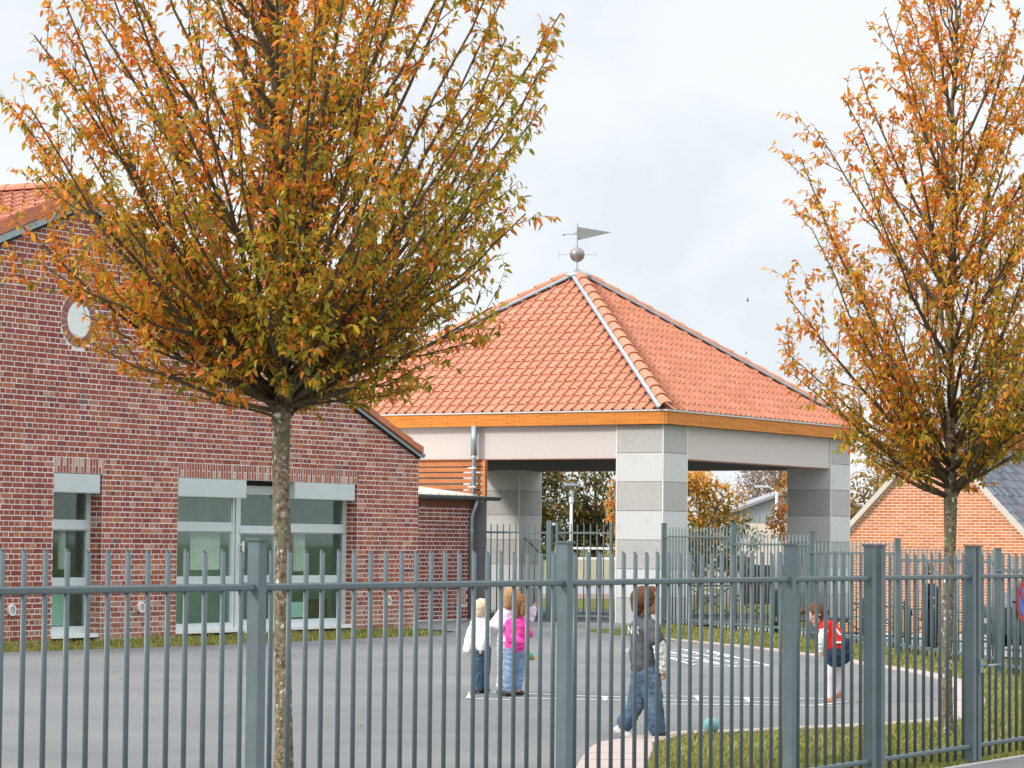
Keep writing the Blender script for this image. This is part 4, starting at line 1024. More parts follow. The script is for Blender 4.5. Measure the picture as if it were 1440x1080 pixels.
# ------------------------------------------------------------------ beyond the yard
def crown_tree(name, label, cat, px, ybase_z, Y, zlo, zhi, rx, ry, n, size, pal, wts, group=None, clumps=26, trunk=.10, seed=1, hollow=.35, tint_top=None):
    R = np.random.default_rng(seed); c0 = at_depth(px, 700, Y); b = Vector((c0.x, c0.y, ybase_z)); t_ = thing(name, label, cat, b, group)
    m = MB(); m.path([b-Vector((0, 0, .2)), b+Vector((0, 0, (zlo-ybase_z)*.6)), b+Vector((.05, 0, (zlo-ybase_z)+.35*(zhi-zlo))), b+Vector((0, .05, zhi-.4-ybase_z))], [trunk*1.3, trunk, trunk*.7, trunk*.15], 8)
    for k in range(9):
        a = R.uniform(0, 2*PI); z0 = zlo-ybase_z+R.uniform(-.1, .4)*(zhi-zlo); l = R.uniform(.5, .95)
        m.path([b+Vector((0, 0, z0)), b+Vector((math.cos(a)*rx*l*.5, math.sin(a)*ry*l*.5, z0+.25*(zhi-zlo))), b+Vector((math.cos(a)*rx*l*.85, math.sin(a)*ry*l*.85, z0+.42*(zhi-zlo)))], [trunk*.45, trunk*.28, trunk*.06], 5)
    obj('trunk', m, M_branch, t_)
    zc, hz = (zlo+zhi)/2, (zhi-zlo)/2
    u = R.normal(size=(clumps, 3)); u /= np.linalg.norm(u, axis=1, keepdims=True); u *= R.uniform(hollow, .92, (clumps, 1))**.6
    cl = u*np.array([rx, ry, hz]); cr_ = R.uniform(.20, .40, clumps)*min(rx, hz)*1.15
    k = R.integers(0, clumps, n); v = R.normal(size=(n, 3)); v /= np.linalg.norm(v, axis=1, keepdims=True)
    P = cl[k]+v*(cr_[k][:, None])*R.uniform(.35, 1.08, (n, 1))
    Q = P[:, 0:1]*np.array(RIGHT)+P[:, 1:2]*np.array(FWD)+P[:, 2:3]*np.array([0, 0, 1.])+np.array([b.x, b.y, zc])
    ct = R.uniform(.75, 1.25, clumps)[k]
    ci = R.choice(len(pal), n, p=np.array(wts)/sum(wts)); C = np.array(pal)[ci]*(ct*R.uniform(.8, 1.2, n))[:, None]
    if tint_top is not None:
        h_ = np.clip((P[:, 2]/hz+.2+R.normal(0, .45, n))*.8+v[:, 2]*.3, 0, 1); C = C*(1-h_[:, None])+np.array(tint_top)*R.uniform(.75, 1.2, (n, 1))*h_[:, None]
    D = v+R.normal(0, .6, (n, 3)); D[:, 2] -= .3; Nn = R.normal(0, .6, (n, 3)); Nn[:, 2] += .9
    global rng; sv = rng; rng = R; V, F, C2 = leaf_arrays(Q, D, Nn, size*R.uniform(.6, 1.3, n), C); rng = sv
    put('crown', np_mesh('crown', V, F, C2), M_leaf, t_, kind='stuff'); return t_
G1 = [(.075, .085, .022), (.125, .125, .028), (.20, .155, .035), (.05, .065, .022), (.30, .17, .04), (.42, .18, .03)]
G2 = [(.66, .28, .05), (.70, .36, .07), (.40, .27, .05), (.20, .17, .04), (.72, .24, .06)]
crown_tree('broad_tree', 'large dark olive tree behind the shelter and the glass street lamp', 'tree', 742, 0, 103, .9, 4.75, 2.1, 1.6, 5600, .20, G1, [26, 24, 20, 14, 12, 4], 'trees beyond the yard', 40, .14, 3)
crown_tree('broad_tree', 'dark green tree half hidden behind the shelter pillar', 'tree', 838, 0, 105, .8, 4.55, 1.55, 1.4, 3800, .20, G1, [26, 24, 20, 14, 12, 4], 'trees beyond the yard', 34, .14, 5)
crown_tree('maple_tree', 'small orange tree seen past the left edge of the stone pillar', 'tree', 872, 0, 84, .9, 3.4, .42, .5, 500, .15, G2, [30, 24, 20, 12, 14], 'trees beyond the yard', 14, .07, 6)
crown_tree('maple_tree', 'bright orange tree with dark olive inside seen through the right bay of the shelter', 'tree', 985, 0, 76, .35, 3.62, 1.30, 1.1, 3600, .155, G1, [20, 26, 26, 10, 12, 6], 'trees beyond the yard', 30, .10, 8, .3, (.80, .40, .05))
crown_tree('maple_tree', 'small orange tree in front of the grey shed behind the right pillar', 'tree', 1120, -.3, 62, 1.35, 3.1, .62, .55, 950, .115, G2, [34, 26, 16, 6, 18], 'trees beyond the yard', 16, .045, 9)
crown_tree('poplar_tree', 'bare brown tall tree far behind the grey shed', 'tree', 1098, -.5, 150, 1.2, 7.0, 2.5, 2.2, 12000, .17, [(.30, .205, .165), (.36, .26, .21), (.25, .18, .155), (.40, .27, .19)], [30, 30, 25, 15], 'trees beyond the yard', 70, .2, 10, .15)
crown_tree('mixed_tree', 'olive and rust tree between the shelter and the orange brick house', 'tree', 1236, -.7, 88, .0, 4.25, 1.9, 1.5, 5400, .17, G1, [14, 24, 24, 8, 16, 14], 'trees beyond the yard', 40, .12, 12, .3, (.40, .22, .05))
crown_tree('bluish_shrub', 'grey green shrub at the left end of the grey shed', 'shrub', 1042, 0, 96, .3, 2.2, .75, .6, 800, .13, [(.14, .19, .15), (.20, .25, .19), (.10, .14, .11)], [1, 1, 1], None, 12, .05, 14)

# the orange brick house on the right
hg, he = Vector(RIGHT*.42+FWD*.9075), Vector(RIGHT*.9075-FWD*.42)
HO = at_depth(1313, 607, 74); HPK = HO.z; HO.z = 0; HT = 1.06; HE = 3.30; HB = -1.15
def hp(x, y, z): return HO+he*x+hg*y+Vector((0, 0, z))
house = thing('brick_house', 'orange brick house gable with grey slate roof behind the right-hand young tree', 'house', hp(0, 0, HB))
c = MB(); ze = HPK-.12-HT*HE
c.prism([hp(-HE, .005, HB), hp(HE, .005, HB), hp(HE, .005, ze), hp(0, .005, HPK-.14), hp(-HE, .005, ze)], hg*9); hw = obj('wall', c, M_mortar2, house)
HBP = [(.60, .205, .072), (.57, .185, .06), (.62, .225, .09), (.56, .195, .075), (.63, .24, .11)]
hb = []; z = -.80; row = 0
while z < HPK-.3:
    wd = (HPK-.16-z-.075)/HT; xx = -3.4+(.115 if row % 2 else 0)
    while xx < 3.4:
        a, b = max(xx, -min(wd, HE)), min(xx+.230, min(wd, HE)); xx += .230
        if b-a > .05: hb.append((a+.009, b-.009, z+.0105, z+.0645))
    z += .075; row += 1
def hbrick(mb, b):
    o = hp(b[0], .0, b[2]); mb.obox(o, he*(b[1]-b[0]), hg*.014, (0, 0, b[3]-b[2]))
hb.sort(key=lambda b: (hp(b[0], 0, b[2])-cen).length+(30 if b[0] < -2.0 or b[2] < .9 or (b[1]-b[0]) < .2 or b[0] > 2.4 else 0)); hl = []
for k in range(12):
    c = MB(); c.cur = vcol(HBP[k % 5], .10); c.obox((0, 0, 0), he*.212, hg*.014, (0, 0, .054)); me = c.mesh('brick'); me.materials.append(M_brick2); hl.append(me)
for b in hb[:290]: put('brick', random.choice(hl), None, hw, hp(b[0], 0, b[2]))
c = MB()
for b in hb[290:]: c.cur = vcol(random.choice(HBP), .10); hbrick(c, b)
obj('brick', c, M_brick2, hw, kind='stuff')
c = MB(); c.obox(hp(-HE-.03, -.03, HB), he*(2*HE+.06), hg*.05, (0, 0, .33)); obj('plinth', c, mat('grey_plinth', (.55, .54, .52), .9, .1, 4), house)
hr = MB()
for sx in (-1, 1):
    hr.prism([hp(0, -.08, HPK), hp(sx*(HE+.3), -.08, HPK-HT*(HE+.3)), hp(sx*(HE+.3), -.08, HPK-.10-HT*(HE+.3)), hp(0, -.08, HPK-.10)], hg*9.2)
hroof = obj('roof', hr, mat('roof_felt', (.10, .11, .13), .8), house)
for sx in (-1, 1):
    c = MB(); c.prism([hp(0, -.13, HPK+.03), hp(sx*(HE+.32), -.13, HPK+.03-HT*(HE+.32)), hp(sx*(HE+.32), -.13, HPK-.15-HT*(HE+.32)), hp(0, -.13, HPK-.15)], hg*.10); obj('verge_board', c, mat('verge_beige', (.62, .55, .49), .8, .08, 6) if sx < 0 else bpy.data.materials['verge_beige'], hroof)
SLP = [(.13, .15, .19), (.17, .19, .235), (.11, .125, .16), (.21, .225, .26), (.19, .14, .18), (.26, .15, .15)]
cs2 = math.hypot(1, HT); upd = (-he+Vector((0, 0, HT)))/cs2; nr2 = (he*HT+Vector((0, 0, 1)))/cs2; c = MB()
for i in range(17):
    for j in range(30):
        c.cur = vcol(random.choices(SLP, [30, 26, 20, 14, 6, 4])[0], .15); o = hp(HE+.3, 0, HPK-HT*(HE+.3))+upd*(i*.30)+hg*(j*.30-.02)
        if o.z > HPK-.12: continue
        flat_tile(c, o, hg, upd, nr2, .297, .33, roll=.09)
obj('slate_tile', c, M_slate, hroof, kind='stuff')
for k in range(24):
    c = MB(); c.cur = vcol((.20, .21, .24), .12); half_tile(c, hp(0, -.05+k*.38, HPK+.01), hp(0, .36+k*.38, HPK+.01), .13, .115, (0, 0, 1)); obj('ridge_tile', c, M_slate, hroof)
c = MB(); ch0, ch1 = 6.2, 7.6; c.prism([hp(-.32, ch0, HPK-.5), hp(.32, ch0, HPK-.5), hp(.32, ch1, HPK-.5), hp(-.32, ch1, HPK-.5)], (0, 0, 1.02)); cho = obj('chimney', c, M_mortar2, hroof)
c = MB(); z = HPK-.3; row = 0
while z < HPK+.42:
    for a, b, o_, dr_ in ((hp(.322, ch0, 0), hg, he, 1.2), (hp(-.32, ch0-.002, 0), he, -hg, .64)):
        xx = -.11 if row % 2 else 0
        while xx < dr_:
            s0, s1 = max(0, xx), min(dr_, xx+.23); xx += .23
            if s1-s0 > .04: c.cur = vcol((.50, .17, .085), .14); c.obox(a+b*(s0+.006)+Vector((0, 0, z+.006)), b*(s1-s0-.012), o_*.012, (0, 0, .062))
    z += .075; row += 1
obj('brick', c, M_brick2, cho, kind='stuff')
c = MB(); c.prism([hp(-.38, ch0-.06, HPK+.522), hp(.38, ch0-.06, HPK+.522), hp(.38, ch1+.06, HPK+.522), hp(-.38, ch1+.06, HPK+.522)], (0, 0, .10)); obj('chimney_cap', c, M_brick2 if False else mat('chimney_cap', (.42, .19, .11), .85, .1, 8), cho)
# grey sheds
def shed(name, label, x0, x1, Y, zb, ze_, zp, depth, wall_m, lower=None, ribs=.35):
    t_ = thing(name, label, 'shed', rd((x0+x1)/2, Y, zb)); xm = (x0+x1)/2; D_ = Vector(FWD)*depth
    c = MB(); c.prism([rd(x0, Y, zb), rd(x1, Y, zb), rd(x1, Y, ze_), rd(xm, Y, zp), rd(x0, Y, ze_)], D_); wo = obj('wall', c, wall_m, t_)
    c = MB()
    for sx in (-1, 1):
        xe = xm+sx*((x1-x0)/2+.2); zz = zp-(zp-ze_)*((x1-x0)/2+.2)/((x1-x0)/2)
        c.prism([rd(xm, Y-.2, zp+.10), rd(xe, Y-.2, zz+.10), rd(xe, Y-.2, zz), rd(xm, Y-.2, zp)], D_+Vector(FWD)*.4)
    obj('roof', c, mat('shed_roof_'+name, (.27, .28, .30), .6, .08, 2), t_)
    z0 = ze_-.65 if lower else zb+.1; k = x0+ribs/2
    while k < x1:
        c = MB(); zt = zp-(zp-ze_)*abs(k-xm)/((x1-x0)/2)-.05; c.obox(rd(k, Y-.03, z0), Vector(RIGHT)*.06, Vector(FWD)*.028, (0, 0, zt-z0)); obj('rib', c, M_corr, wo); k += ribs
    return t_, wo
t_, wo = shed('grey_shed', 'low shed with grey ribbed gable over a cream wall seen through the shelter', 7.95, 12.3, 100, -.6, 2.65, 3.45, 9, M_corr, True, .22)
c = MB(); c.obox(rd(8.0, 99.955, .75), Vector(RIGHT)*4.25, Vector(FWD)*.04, (0, 0, 1.42)); obj('cream_panel', c, M_plaster, t_)
c = MB(); c.obox(rd(8.0, 99.955, -.6), Vector(RIGHT)*4.25, Vector(FWD)*.04, (0, 0, 1.34)); obj('dark_lower_panel', c, mat('dark_brown_boards', (.05, .028, .022), .8, .2, 4), t_)
shed('large_shed', 'big pale grey metal clad shed rising behind the house roof', 18.5, 29.5, 122, -1.2, 6.6, 11.0, 24, mat('pale_cladding', (.50, .52, .56), .5, .06, 1.5), None, .55)
# street lamp with a glass cone, and a second lamp with an arm
sl = at_depth(803, 760, 92); sl.z = 0
lamp = thing('street_lamp', 'slim grey street lamp with glass cone lantern seen through the shelter', 'street lamp', sl, 'street lamps beyond the yard')
c = MB(); c.path([sl, sl+Vector((0, 0, 2.72))], [.055, .045], 10); obj('pole', c, M_lamp, lamp, True)
c = MB(); c.lathe(sl, [(.05, 2.70), (.075, 2.74), (.075, 2.90), (.05, 2.92)], 12); obj('collar', c, M_lamp, lamp)
c = MB(); prof = [(.075, 2.91), (.27, 3.25)]; c.lathe(sl, prof, 20); c.f = c.f[:-2]; c.m = c.m[:-2]; c.c = c.c[:-2]; obj('glass_cone', c, M_lglass, lamp)
c = MB(); c.lathe(sl, [(.02, 2.93), (.05, 3.02), (.06, 3.10), (.03, 3.16)], 12); obj('bulb', c, mat('milky_bulb', (.8, .78, .74), .4), lamp, True)
c = MB(); c.lathe(sl, [(.275, 3.245), (.285, 3.265), (.20, 3.30), (.17, 3.345), (.02, 3.35)], 20); obj('lantern_cap', c, M_zincd, lamp)
s2 = at_depth(1092, 740, 95); s2.z = -.3
lamp2 = thing('street_lamp', 'tall white street lamp with short arm in front of the grey shed', 'street lamp', s2, 'street lamps beyond the yard')
c = MB(); c.path([s2, s2+Vector((0, 0, 3.55))], [.06, .045], 10); obj('pole', c, M_lamp, lamp2, True)
c = MB(); q = s2+Vector((0, 0, 3.5)); c.tube(q, q-Vector(RIGHT)*.30+Vector((0, 0, .14)), .03, .025, 8); c.obox(q-Vector(RIGHT)*.72-Vector(FWD)*.08+Vector((0, 0, .12)), Vector(RIGHT)*.46, Vector(FWD)*.16, (0, 0, .07)); obj('lamp_head', c, M_lamp, lamp2)
# white two-rail fence and low cream wall across the back road
wr_ = thing('white_railing', 'white two rail fence far behind the shelter along the back road', 'railing', rd(3, 98, 0))
for zz in (.90, 1.24):
    c = MB(); c.obox(rd(1.5, 98, zz), Vector(RIGHT)*6.6, Vector(FWD)*.05, (0, 0, .075)); obj('rail', c, M_white, wr_)
k = 1.5
while k < 8.2: c = MB(); c.obox(rd(k, 98.03, -.05), Vector(RIGHT)*.07, Vector(FWD)*.07, (0, 0, 1.37)); obj('post', c, M_white, wr_); k += 1.1
lw = MB(); lw.obox(rd(1.2, 101.5, -.1), Vector(RIGHT)*6.7, Vector(FWD)*.2, (0, 0, 1.0)); single('low_wall', lw, mat('cream_wall', (.52, .47, .36), .9, .1, 2), 'low cream wall behind the white two rail fence', 'wall', rd(4, 101.5, -.1))
# green street barriers with crosses along the lane
def barrier(o, t, z0):
    up = Vector((0, 0, 1)); L_ = 1.45; b_ = thing('street_barrier', 'x', 'barrier', o)
    for k in (0, 1):
        c = MB(); p = o+t*L_*k; c.path([p-up*.1, p+up*.76], [.032, .032], 8); c.ball(p+up*.78, .045, 8, 6); obj('post', c, M_green, b_)
    for zz in (.70, .10): c = MB(); c.tube(o+up*zz, o+t*L_+up*zz, .02, .02, 6); obj('rail', c, M_green, b_)
    for za, zb in ((.12, .68), (.68, .12)): c = MB(); c.tube(o+up*za, o+t*L_+up*zb, .013, .013, 6); obj('cross_bar', c, M_green, b_)
    return b_
BL = ['nearest the grey pillar', 'second from the grey pillar', 'third from the grey pillar', 'behind the left fence gate post', 'left of the standing person', 'just behind the standing person', 'right of the young tree trunk', 'below the parked car', 'furthest right along the lane']
bp = [rd(3.55+.92*k, 58.0+.35*k) for k in range(10)]
for k in range(9):
    a, b = bp[k], bp[k+1]; a.z = height(a.x, a.y); t = (b-a); t.z = 0; t.normalize()
    o = barrier(a+t*.02, RIGHT*.934+FWD*.356, a.z) if False else barrier(a, t*.66, a.z)
    o['label'] = 'dark green cross barrier '+BL[k]; o['group'] = 'green barriers along the lane'
# black bollard behind the railing
p = rd(6.35, 46.3); p.z = height(p.x, p.y); c = MB(); c.lathe(p, [(.05, -.05), (.05, .62), (.065, .63), (.065, .68), (.04, .74), (.01, .76)], 12); single('bollard', c, M_black, 'black bollard behind the stepped railing left of the standing person', 'bollard', p)
# parked car, seen side on through two fences
def car(o, fx):
    t_ = thing('parked_car', 'dark parked car with red tail lights behind both fences under the slate roof', 'car', o)
    fy = Vector((-fx.y, fx.x, 0)); Wd = .80
    def P(x, y, z): return o+fx*x+fy*y+Vector((0, 0, z))
    prof = [(0, .32), (.02, .62), (.10, .86), (.5, .92), (.75, 1.05), (1.15, 1.38), (1.6, 1.46), (2.4, 1.44), (2.95, 1.02), (3.4, .93), (4.0, .80), (4.12, .55), (4.10, .30), (3.75, .24), (.4, .24)]
    c = MB(); n = len(prof); secs = [(-Wd, .93), (-Wd*.97, 1), (Wd*.97, 1), (Wd, .93)]; vs = []
    for y, k in secs:
        for x, z in prof:
            yy = y*(1-.20*max(0, (z-.9)/.55)); vs.append(P(2.06+(x-2.06)*k, yy, .24+(z-.24)*(.96 if k < 1 else 1)))
    fs = [tuple(range(n)), tuple(range(4*n-1, 3*n-1, -1))]
    for s_ in range(3):
        for i in range(n): fs.append((s_*n+i, s_*n+(i+1) % n, (s_+1)*n+(i+1) % n, (s_+1)*n+i))
    c.add(vs, fs); body = obj('body', c, mat('car_paint', (.03, .04, .05), .25, .02, 3, spec=.6), t_)
    gl = mat('car_glass', (.02, .025, .03), .08, spec=.7)
    for x0, x1, x2, x3 in ((.86, 1.22, 1.72, 1.72), (1.80, 1.80, 2.36, 2.74)):
        for sg_ in (-1, 1):
            y0, y1 = sg_*(Wd*.985+.004), sg_*(Wd*.835+.004); c = MB(); c.prism([P(x0, y0, .98), P(x3, y0, .98), P(x2, y1, 1.36), P(x1, y1, 1.36)], fy*.006*sg_); obj('side_window', c, gl, t_)
    for wx in (.72, 3.30):
        for sg_ in (-1, 1):
            cpos = P(wx, sg_*(Wd-.10), .30); c = MB(); c.tube(cpos-fy*.10, cpos+fy*.10, .30, .30, 20); w_ = obj('wheel', c, M_black, t_)
            c = MB(); c.tube(cpos+fy*sg_*.098, cpos+fy*sg_*.108, .19, .17, 16); obj('rim', c, M_frame, w_)
    for sg_ in (-1, 1):
        c = MB(); c.obox(P(-.008, sg_*.60-.16, .62), fx*.12, fy*.34, (0, 0, .22)); obj('tail_light', c, mat('tail_light', (.5, .01, .02), .2) if sg_ < 0 else bpy.data.materials['tail_light'], t_)
    c = MB(); c.obox(P(-.04, -.78, .34), fx*.18, fy*1.56, (0, 0, .16)); obj('bumper', c, M_zincd, t_)
    c = MB(); c.obox(P(-.052, -.26, .52), fx*.01, fy*.52, (0, 0, .11)); obj('number_plate', c, M_white, t_)
co = at_depth(1384, 890, 60); co.z = height(co.x, co.y)+.01; car(co, Vector(RIGHT*.96+FWD*.28))
# two birds in the sky
for px, py, s_, lb in ((1051, 423, .16, 'small dark bird in the sky nearer the top'), (1049, 497, .11, 'tiny dark bird in the sky just above the roof')):
    p = at_depth(px, py, 150); c = MB(); c.ball(p, s_*.35, 8, 6, (1, 1, .6)); c.ball(p+Vector((.0, 0, s_*.05))+RIGHT*s_*.35, s_*.16, 6, 5)
    for sg_ in (-1, 1): c.add([p+FWD*sg_*.1*s_, p+FWD*sg_*.1*s_+RIGHT*s_*.4, p+FWD*sg_*1.0*s_+RIGHT*s_*.1+Vector((0, 0, s_*1.3))], [(0, 1, 2)])
    single('bird', c, M_black, lb, 'bird', p, 'birds in the sky')

# ------------------------------------------------------------------ people
def capsule(mb, p0, p1, r0, r1, n=10):
    p0, p1 = Vector(p0), Vector(p1); t = p1-p0; L_ = t.length
    if L_ < 1e-5: mb.ball(p0, max(r0, r1), n, 6); return
    t /= L_; pts, rad = [], []
    for a in (80, 55, 28): pts.append(p0-t*r0*math.sin(math.radians(a))); rad.append(r0*math.cos(math.radians(a)))
    pts += [p0, p1]; rad += [r0, r1]
    for a in (28, 55, 80): pts.append(p1+t*r1*math.sin(math.radians(a))); rad.append(r1*math.cos(math.radians(a)))
    mb.path(pts, rad, n)
def ripple(me, amp, freq, zk, seed):
    n = len(me.vertices); co = np.empty(n*3, np.float32); no = np.empty(n*3, np.float32); me.vertices.foreach_get('co', co); me.vertices.foreach_get('normal', no)
    co = co.reshape(-1, 3); no = no.reshape(-1, 3); R = np.random.default_rng(seed); d = np.zeros(n)
    for k in range(7):
        v = R.normal(size=3); v /= np.linalg.norm(v); v[2] *= zk; f = freq*R.uniform(.6, 1.7); d += np.sin(co@v*f+R.uniform(0, 6)+1.2*np.sin(co@R.normal(size=3)*freq*.5))*R.uniform(.5, 1)/(f/freq)**.5
    co += no*(d*amp/2.2)[:, None]; me.vertices.foreach_set('co', co.reshape(-1).astype(np.float32)); me.update()
FOLD = {'shirt': (.0050, 75, .8), 't_shirt': (.0055, 65, .8), 'jacket': (.0055, 75, .9), 'trousers': (.0042, 62, 1.9), 'sleeve': (.0040, 110, 1.6), 'skirt': (.0060, 90, .35), 'hair': (.0026, 210, .25), 'coat': (.007, 50, .6), 'shoe': (.002, 140, 1)}
def blob(name, prims, vox, m, parent, it=3, kind=None):
    mb = MB()
    for q in prims:
        if q[0] == 'c': capsule(mb, *q[1:])
        elif q[0] == 'e': mb.ball(q[1], 1, 14, 10, q[2], q[3] if len(q) > 3 else None)
    me = mb.mesh(name); o = bpy.data.objects.new('tmp', me); COL.objects.link(o)
    r = o.modifiers.new('r', 'REMESH'); r.mode = 'VOXEL'; r.voxel_size = vox
    s_ = o.modifiers.new('s', 'SMOOTH'); s_.iterations = it; s_.factor = .5
    dg = bpy.context.evaluated_depsgraph_get(); dg.update(); me2 = bpy.data.meshes.new_from_object(o.evaluated_get(dg)); me2.name = name
    if name in FOLD: ripple(me2, *FOLD[name], len(WM))
    bpy.data.objects.remove(o); me2.polygons.foreach_set('use_smooth', [True]*len(me2.polygons)); me2.materials.clear()
    return put(name, me2, m, parent)
M_skin = mat('skin', (.60, .36, .26), .55, .06, 12, spec=.3); M_skin2 = mat('tanned_skin', (.45, .24, .15), .55, .06, 12, spec=.3)
def cloth(name, c, v=.12, sc=14): return mat(name, c, .9, v, sc, .25, 60, spec=.1)
M_jean = mat('denim', (.070, .115, .185), .9, .30, 16, .3, 90, spec=.1, tint=((.17, .24, .33), 9, .5, .8))
M_jeanl = mat('light_denim', (.20, .30, .46), .9, .25, 16, .3, 90, spec=.1, tint=((.36, .45, .58), 9, .5, .8))
M_shoe = mat('dark_shoe', (.035, .035, .04), .6, .1, 20)
def hand_prims(w, h, f, s, thumb):                                   # palm and five bent fingers; w wrist, h knuckles, f curl direction
    d = (h-w).normalized(); sd = d.cross(f).normalized(); out = [('e', w.lerp(h, .55), (s*.42, s*.42, s*.42)), ('c', w, h, s*.30, s*.36)]
    for k, (o, l) in enumerate(((-.36, .62), (-.12, .72), (.13, .68), (.36, .54))):
        a = h+sd*o*s*.9; b = a+(d*.8+f*.35).normalized()*l*s*.6; c = b+(d*.35+f*.9).normalized()*l*s*.5; out += [('c', a, b, s*.155, s*.14), ('c', b, c, s*.14, s*.115)]
    a = w.lerp(h, .35)+sd*thumb*s*.42; b = a+(d*.6+sd*thumb*.7+f*.3).normalized()*s*.45; out += [('c', a, b, s*.18, s*.15), ('c', b, b+(d*.8+f*.4).normalized()*s*.35, s*.15, s*.12)]
    return out
def head_prims(c, f, up, R):                                         # skull, jaw, nose, lips, ears; f = where the face looks
    f = f.normalized(); s_ = f.cross(up).normalized(); up = s_.cross(f); Rm = Matrix((s_, f, up)).transposed()
    pr = [('e', c+up*R*.12, (R*.80, R*.96, R*.98), Rm), ('e', c+f*R*.28-up*R*.42, (R*.58, R*.60, R*.66), Rm), ('c', c+f*R*.92+up*R*.05, c+f*R*1.06-up*R*.22, R*.10, R*.14),
          ('e', c+f*R*.84-up*R*.56, (R*.24, R*.09, R*.075), Rm), ('e', c+f*R*.78-up*R*.88, (R*.2, R*.16, R*.16), Rm), ('e', c+f*R*.80+up*R*.22, (R*.5, R*.16, R*.08), Rm)]
    for k in (-1, 1): pr += [('e', c+s_*k*R*.82-f*R*.05-up*R*.05, (R*.09, R*.18, R*.24), Rm)]
    return pr, f, s_, up, Rm
def face(par, c, f, s_, up, R, Rm):
    for k in (-1, 1):
        m = MB(); m.ball(c+f*R*.86+s_*k*R*.34+up*R*.04, 1, 10, 8, (R*.13, R*.07, R*.085), Rm); eo = obj('eye', m, M_white, par, True)
        m = MB(); m.ball(c+f*R*.915+s_*k*R*.34+up*R*.04, 1, 8, 6, (R*.065, R*.03, R*.065), Rm); obj('iris', m, M_black, eo, True)
    m = MB(); m.ball(c+f*R*.915-up*R*.56, 1, 10, 6, (R*.24, R*.035, R*.05), Rm); obj('mouth', m, mat('lips', (.42, .16, .13), .5) if 'lips' not in bpy.data.materials else bpy.data.materials['lips'], par, True)
def shoe(heel, toe, r): return [('c', heel, toe, r, r*.86), ('c', heel+(toe-heel)*.15+Vector((0, 0, r*.6)), heel+(toe-heel)*.45+Vector((0, 0, r*.4)), r*.8, r*.7)]
class Person:
    def __init__(s, label, px, py, z=None, Y=None, name='person'):
        g_ = ground_at(px, py) if Y is None else at_depth(px, py, Y); s.Y = g_.dot(FWD); s.t = thing(name, label, 'person', g_, 'people in and beyond the yard'); s.body = []
    def P(s, px, py, d=0.): return at_depth(px, py, s.Y+d)
    def done(s, skin, vox=.0055): return blob('body', s.body, vox, skin, s.t, 2)
Rv, Fv, Uv = Vector(RIGHT), Vector(FWD), Vector((0, 0, 1))

# 1 toddler in a white top, seen from behind
p = Person('blond child in white long sleeved top and jeans with back turned', 674, 975); P = p.P
f = Fv*.85+Rv*.5; c = P(678, 856); pr, f, s_, up, Rm = head_prims(c, f, Uv, .078); p.body += pr+[('c', P(676, 862, .01), P(675, 871, .01), .036, .04)]
p.body += [('c', P(675, 880), P(675, 910), .066, .066)]
la = [P(665, 876, .0), P(660, 897, -.01), P(657, 914, -.03)]; ra = [P(686, 876, -.03), P(683, 896, -.09), P(677, 911, -.12)]
for a in (la, ra): p.body += [('c', a[0], a[1], .03, .026), ('c', a[1], a[2], .026, .02)]
p.body += hand_prims(P(657, 913, -.03), P(656.5, 919, -.03), Rv, .034, 1)+hand_prims(P(677, 911, -.12), P(676, 917, -.12), -Fv, .030, -1)
for a, b in (((671, 914, .0), (671, 971, .0)), ((682, 914, .05), (682, 969, .06))): p.body += [('c', P(*a), P(*b), .05, .032)]
p.done(M_skin)
blob('hair', [('e', c+up*.018-f*.012, (.074, .084, .082), Rm), ('c', c-f*.052+up*.01, c-f*.050-up*.045, .048, .042), ('c', c-s_*.058-f*.01+up*.01, c-s_*.058-f*.012-up*.035, .030, .024), ('c', c+s_*.058-f*.01, c+s_*.060-f*.012-up*.045, .030, .024)], .006, cloth('blond_hair', (.62, .50, .36), .25, 40), p.t)
face(p.t, c, f, s_, up, .078, Rm)
blob('shirt', [('c', P(675, 868.5), P(675, 873), .046, .07), ('c', P(670, 874, .0), P(681, 874, -.01), .050, .050), ('c', P(675, 878), P(675, 906), .088, .097), ('e', P(675, 908), (.098, .09, .05)), ('c', la[0]+Rv*.02, la[1], .046, .042), ('c', la[1], la[2], .042, .040), ('c', ra[0]-Rv*.02, ra[1], .046, .042), ('c', ra[1], ra[2], .042, .038)], .007, cloth('white_cotton', (.80, .79, .77), .05), p.t)
blob('trousers', [('c', P(674, 913), P(679, 913, .03), .082, .078), ('c', P(671, 914), P(671, 942, -.005), .068, .052), ('c', P(671, 942, -.005), P(671.5, 968), .052, .046), ('c', P(682, 914, .04), P(682, 942, .05), .066, .052), ('c', P(682, 942, .05), P(682, 966, .06), .052, .045)], .007, M_jean, p.t)
blob('shoe', shoe(P(669, 972.5), P(675, 972.5, .07), .030), .006, M_shoe, p.t); blob('shoe', shoe(P(681, 971, .05), P(686, 971, .12), .030), .006, M_shoe, p.t)

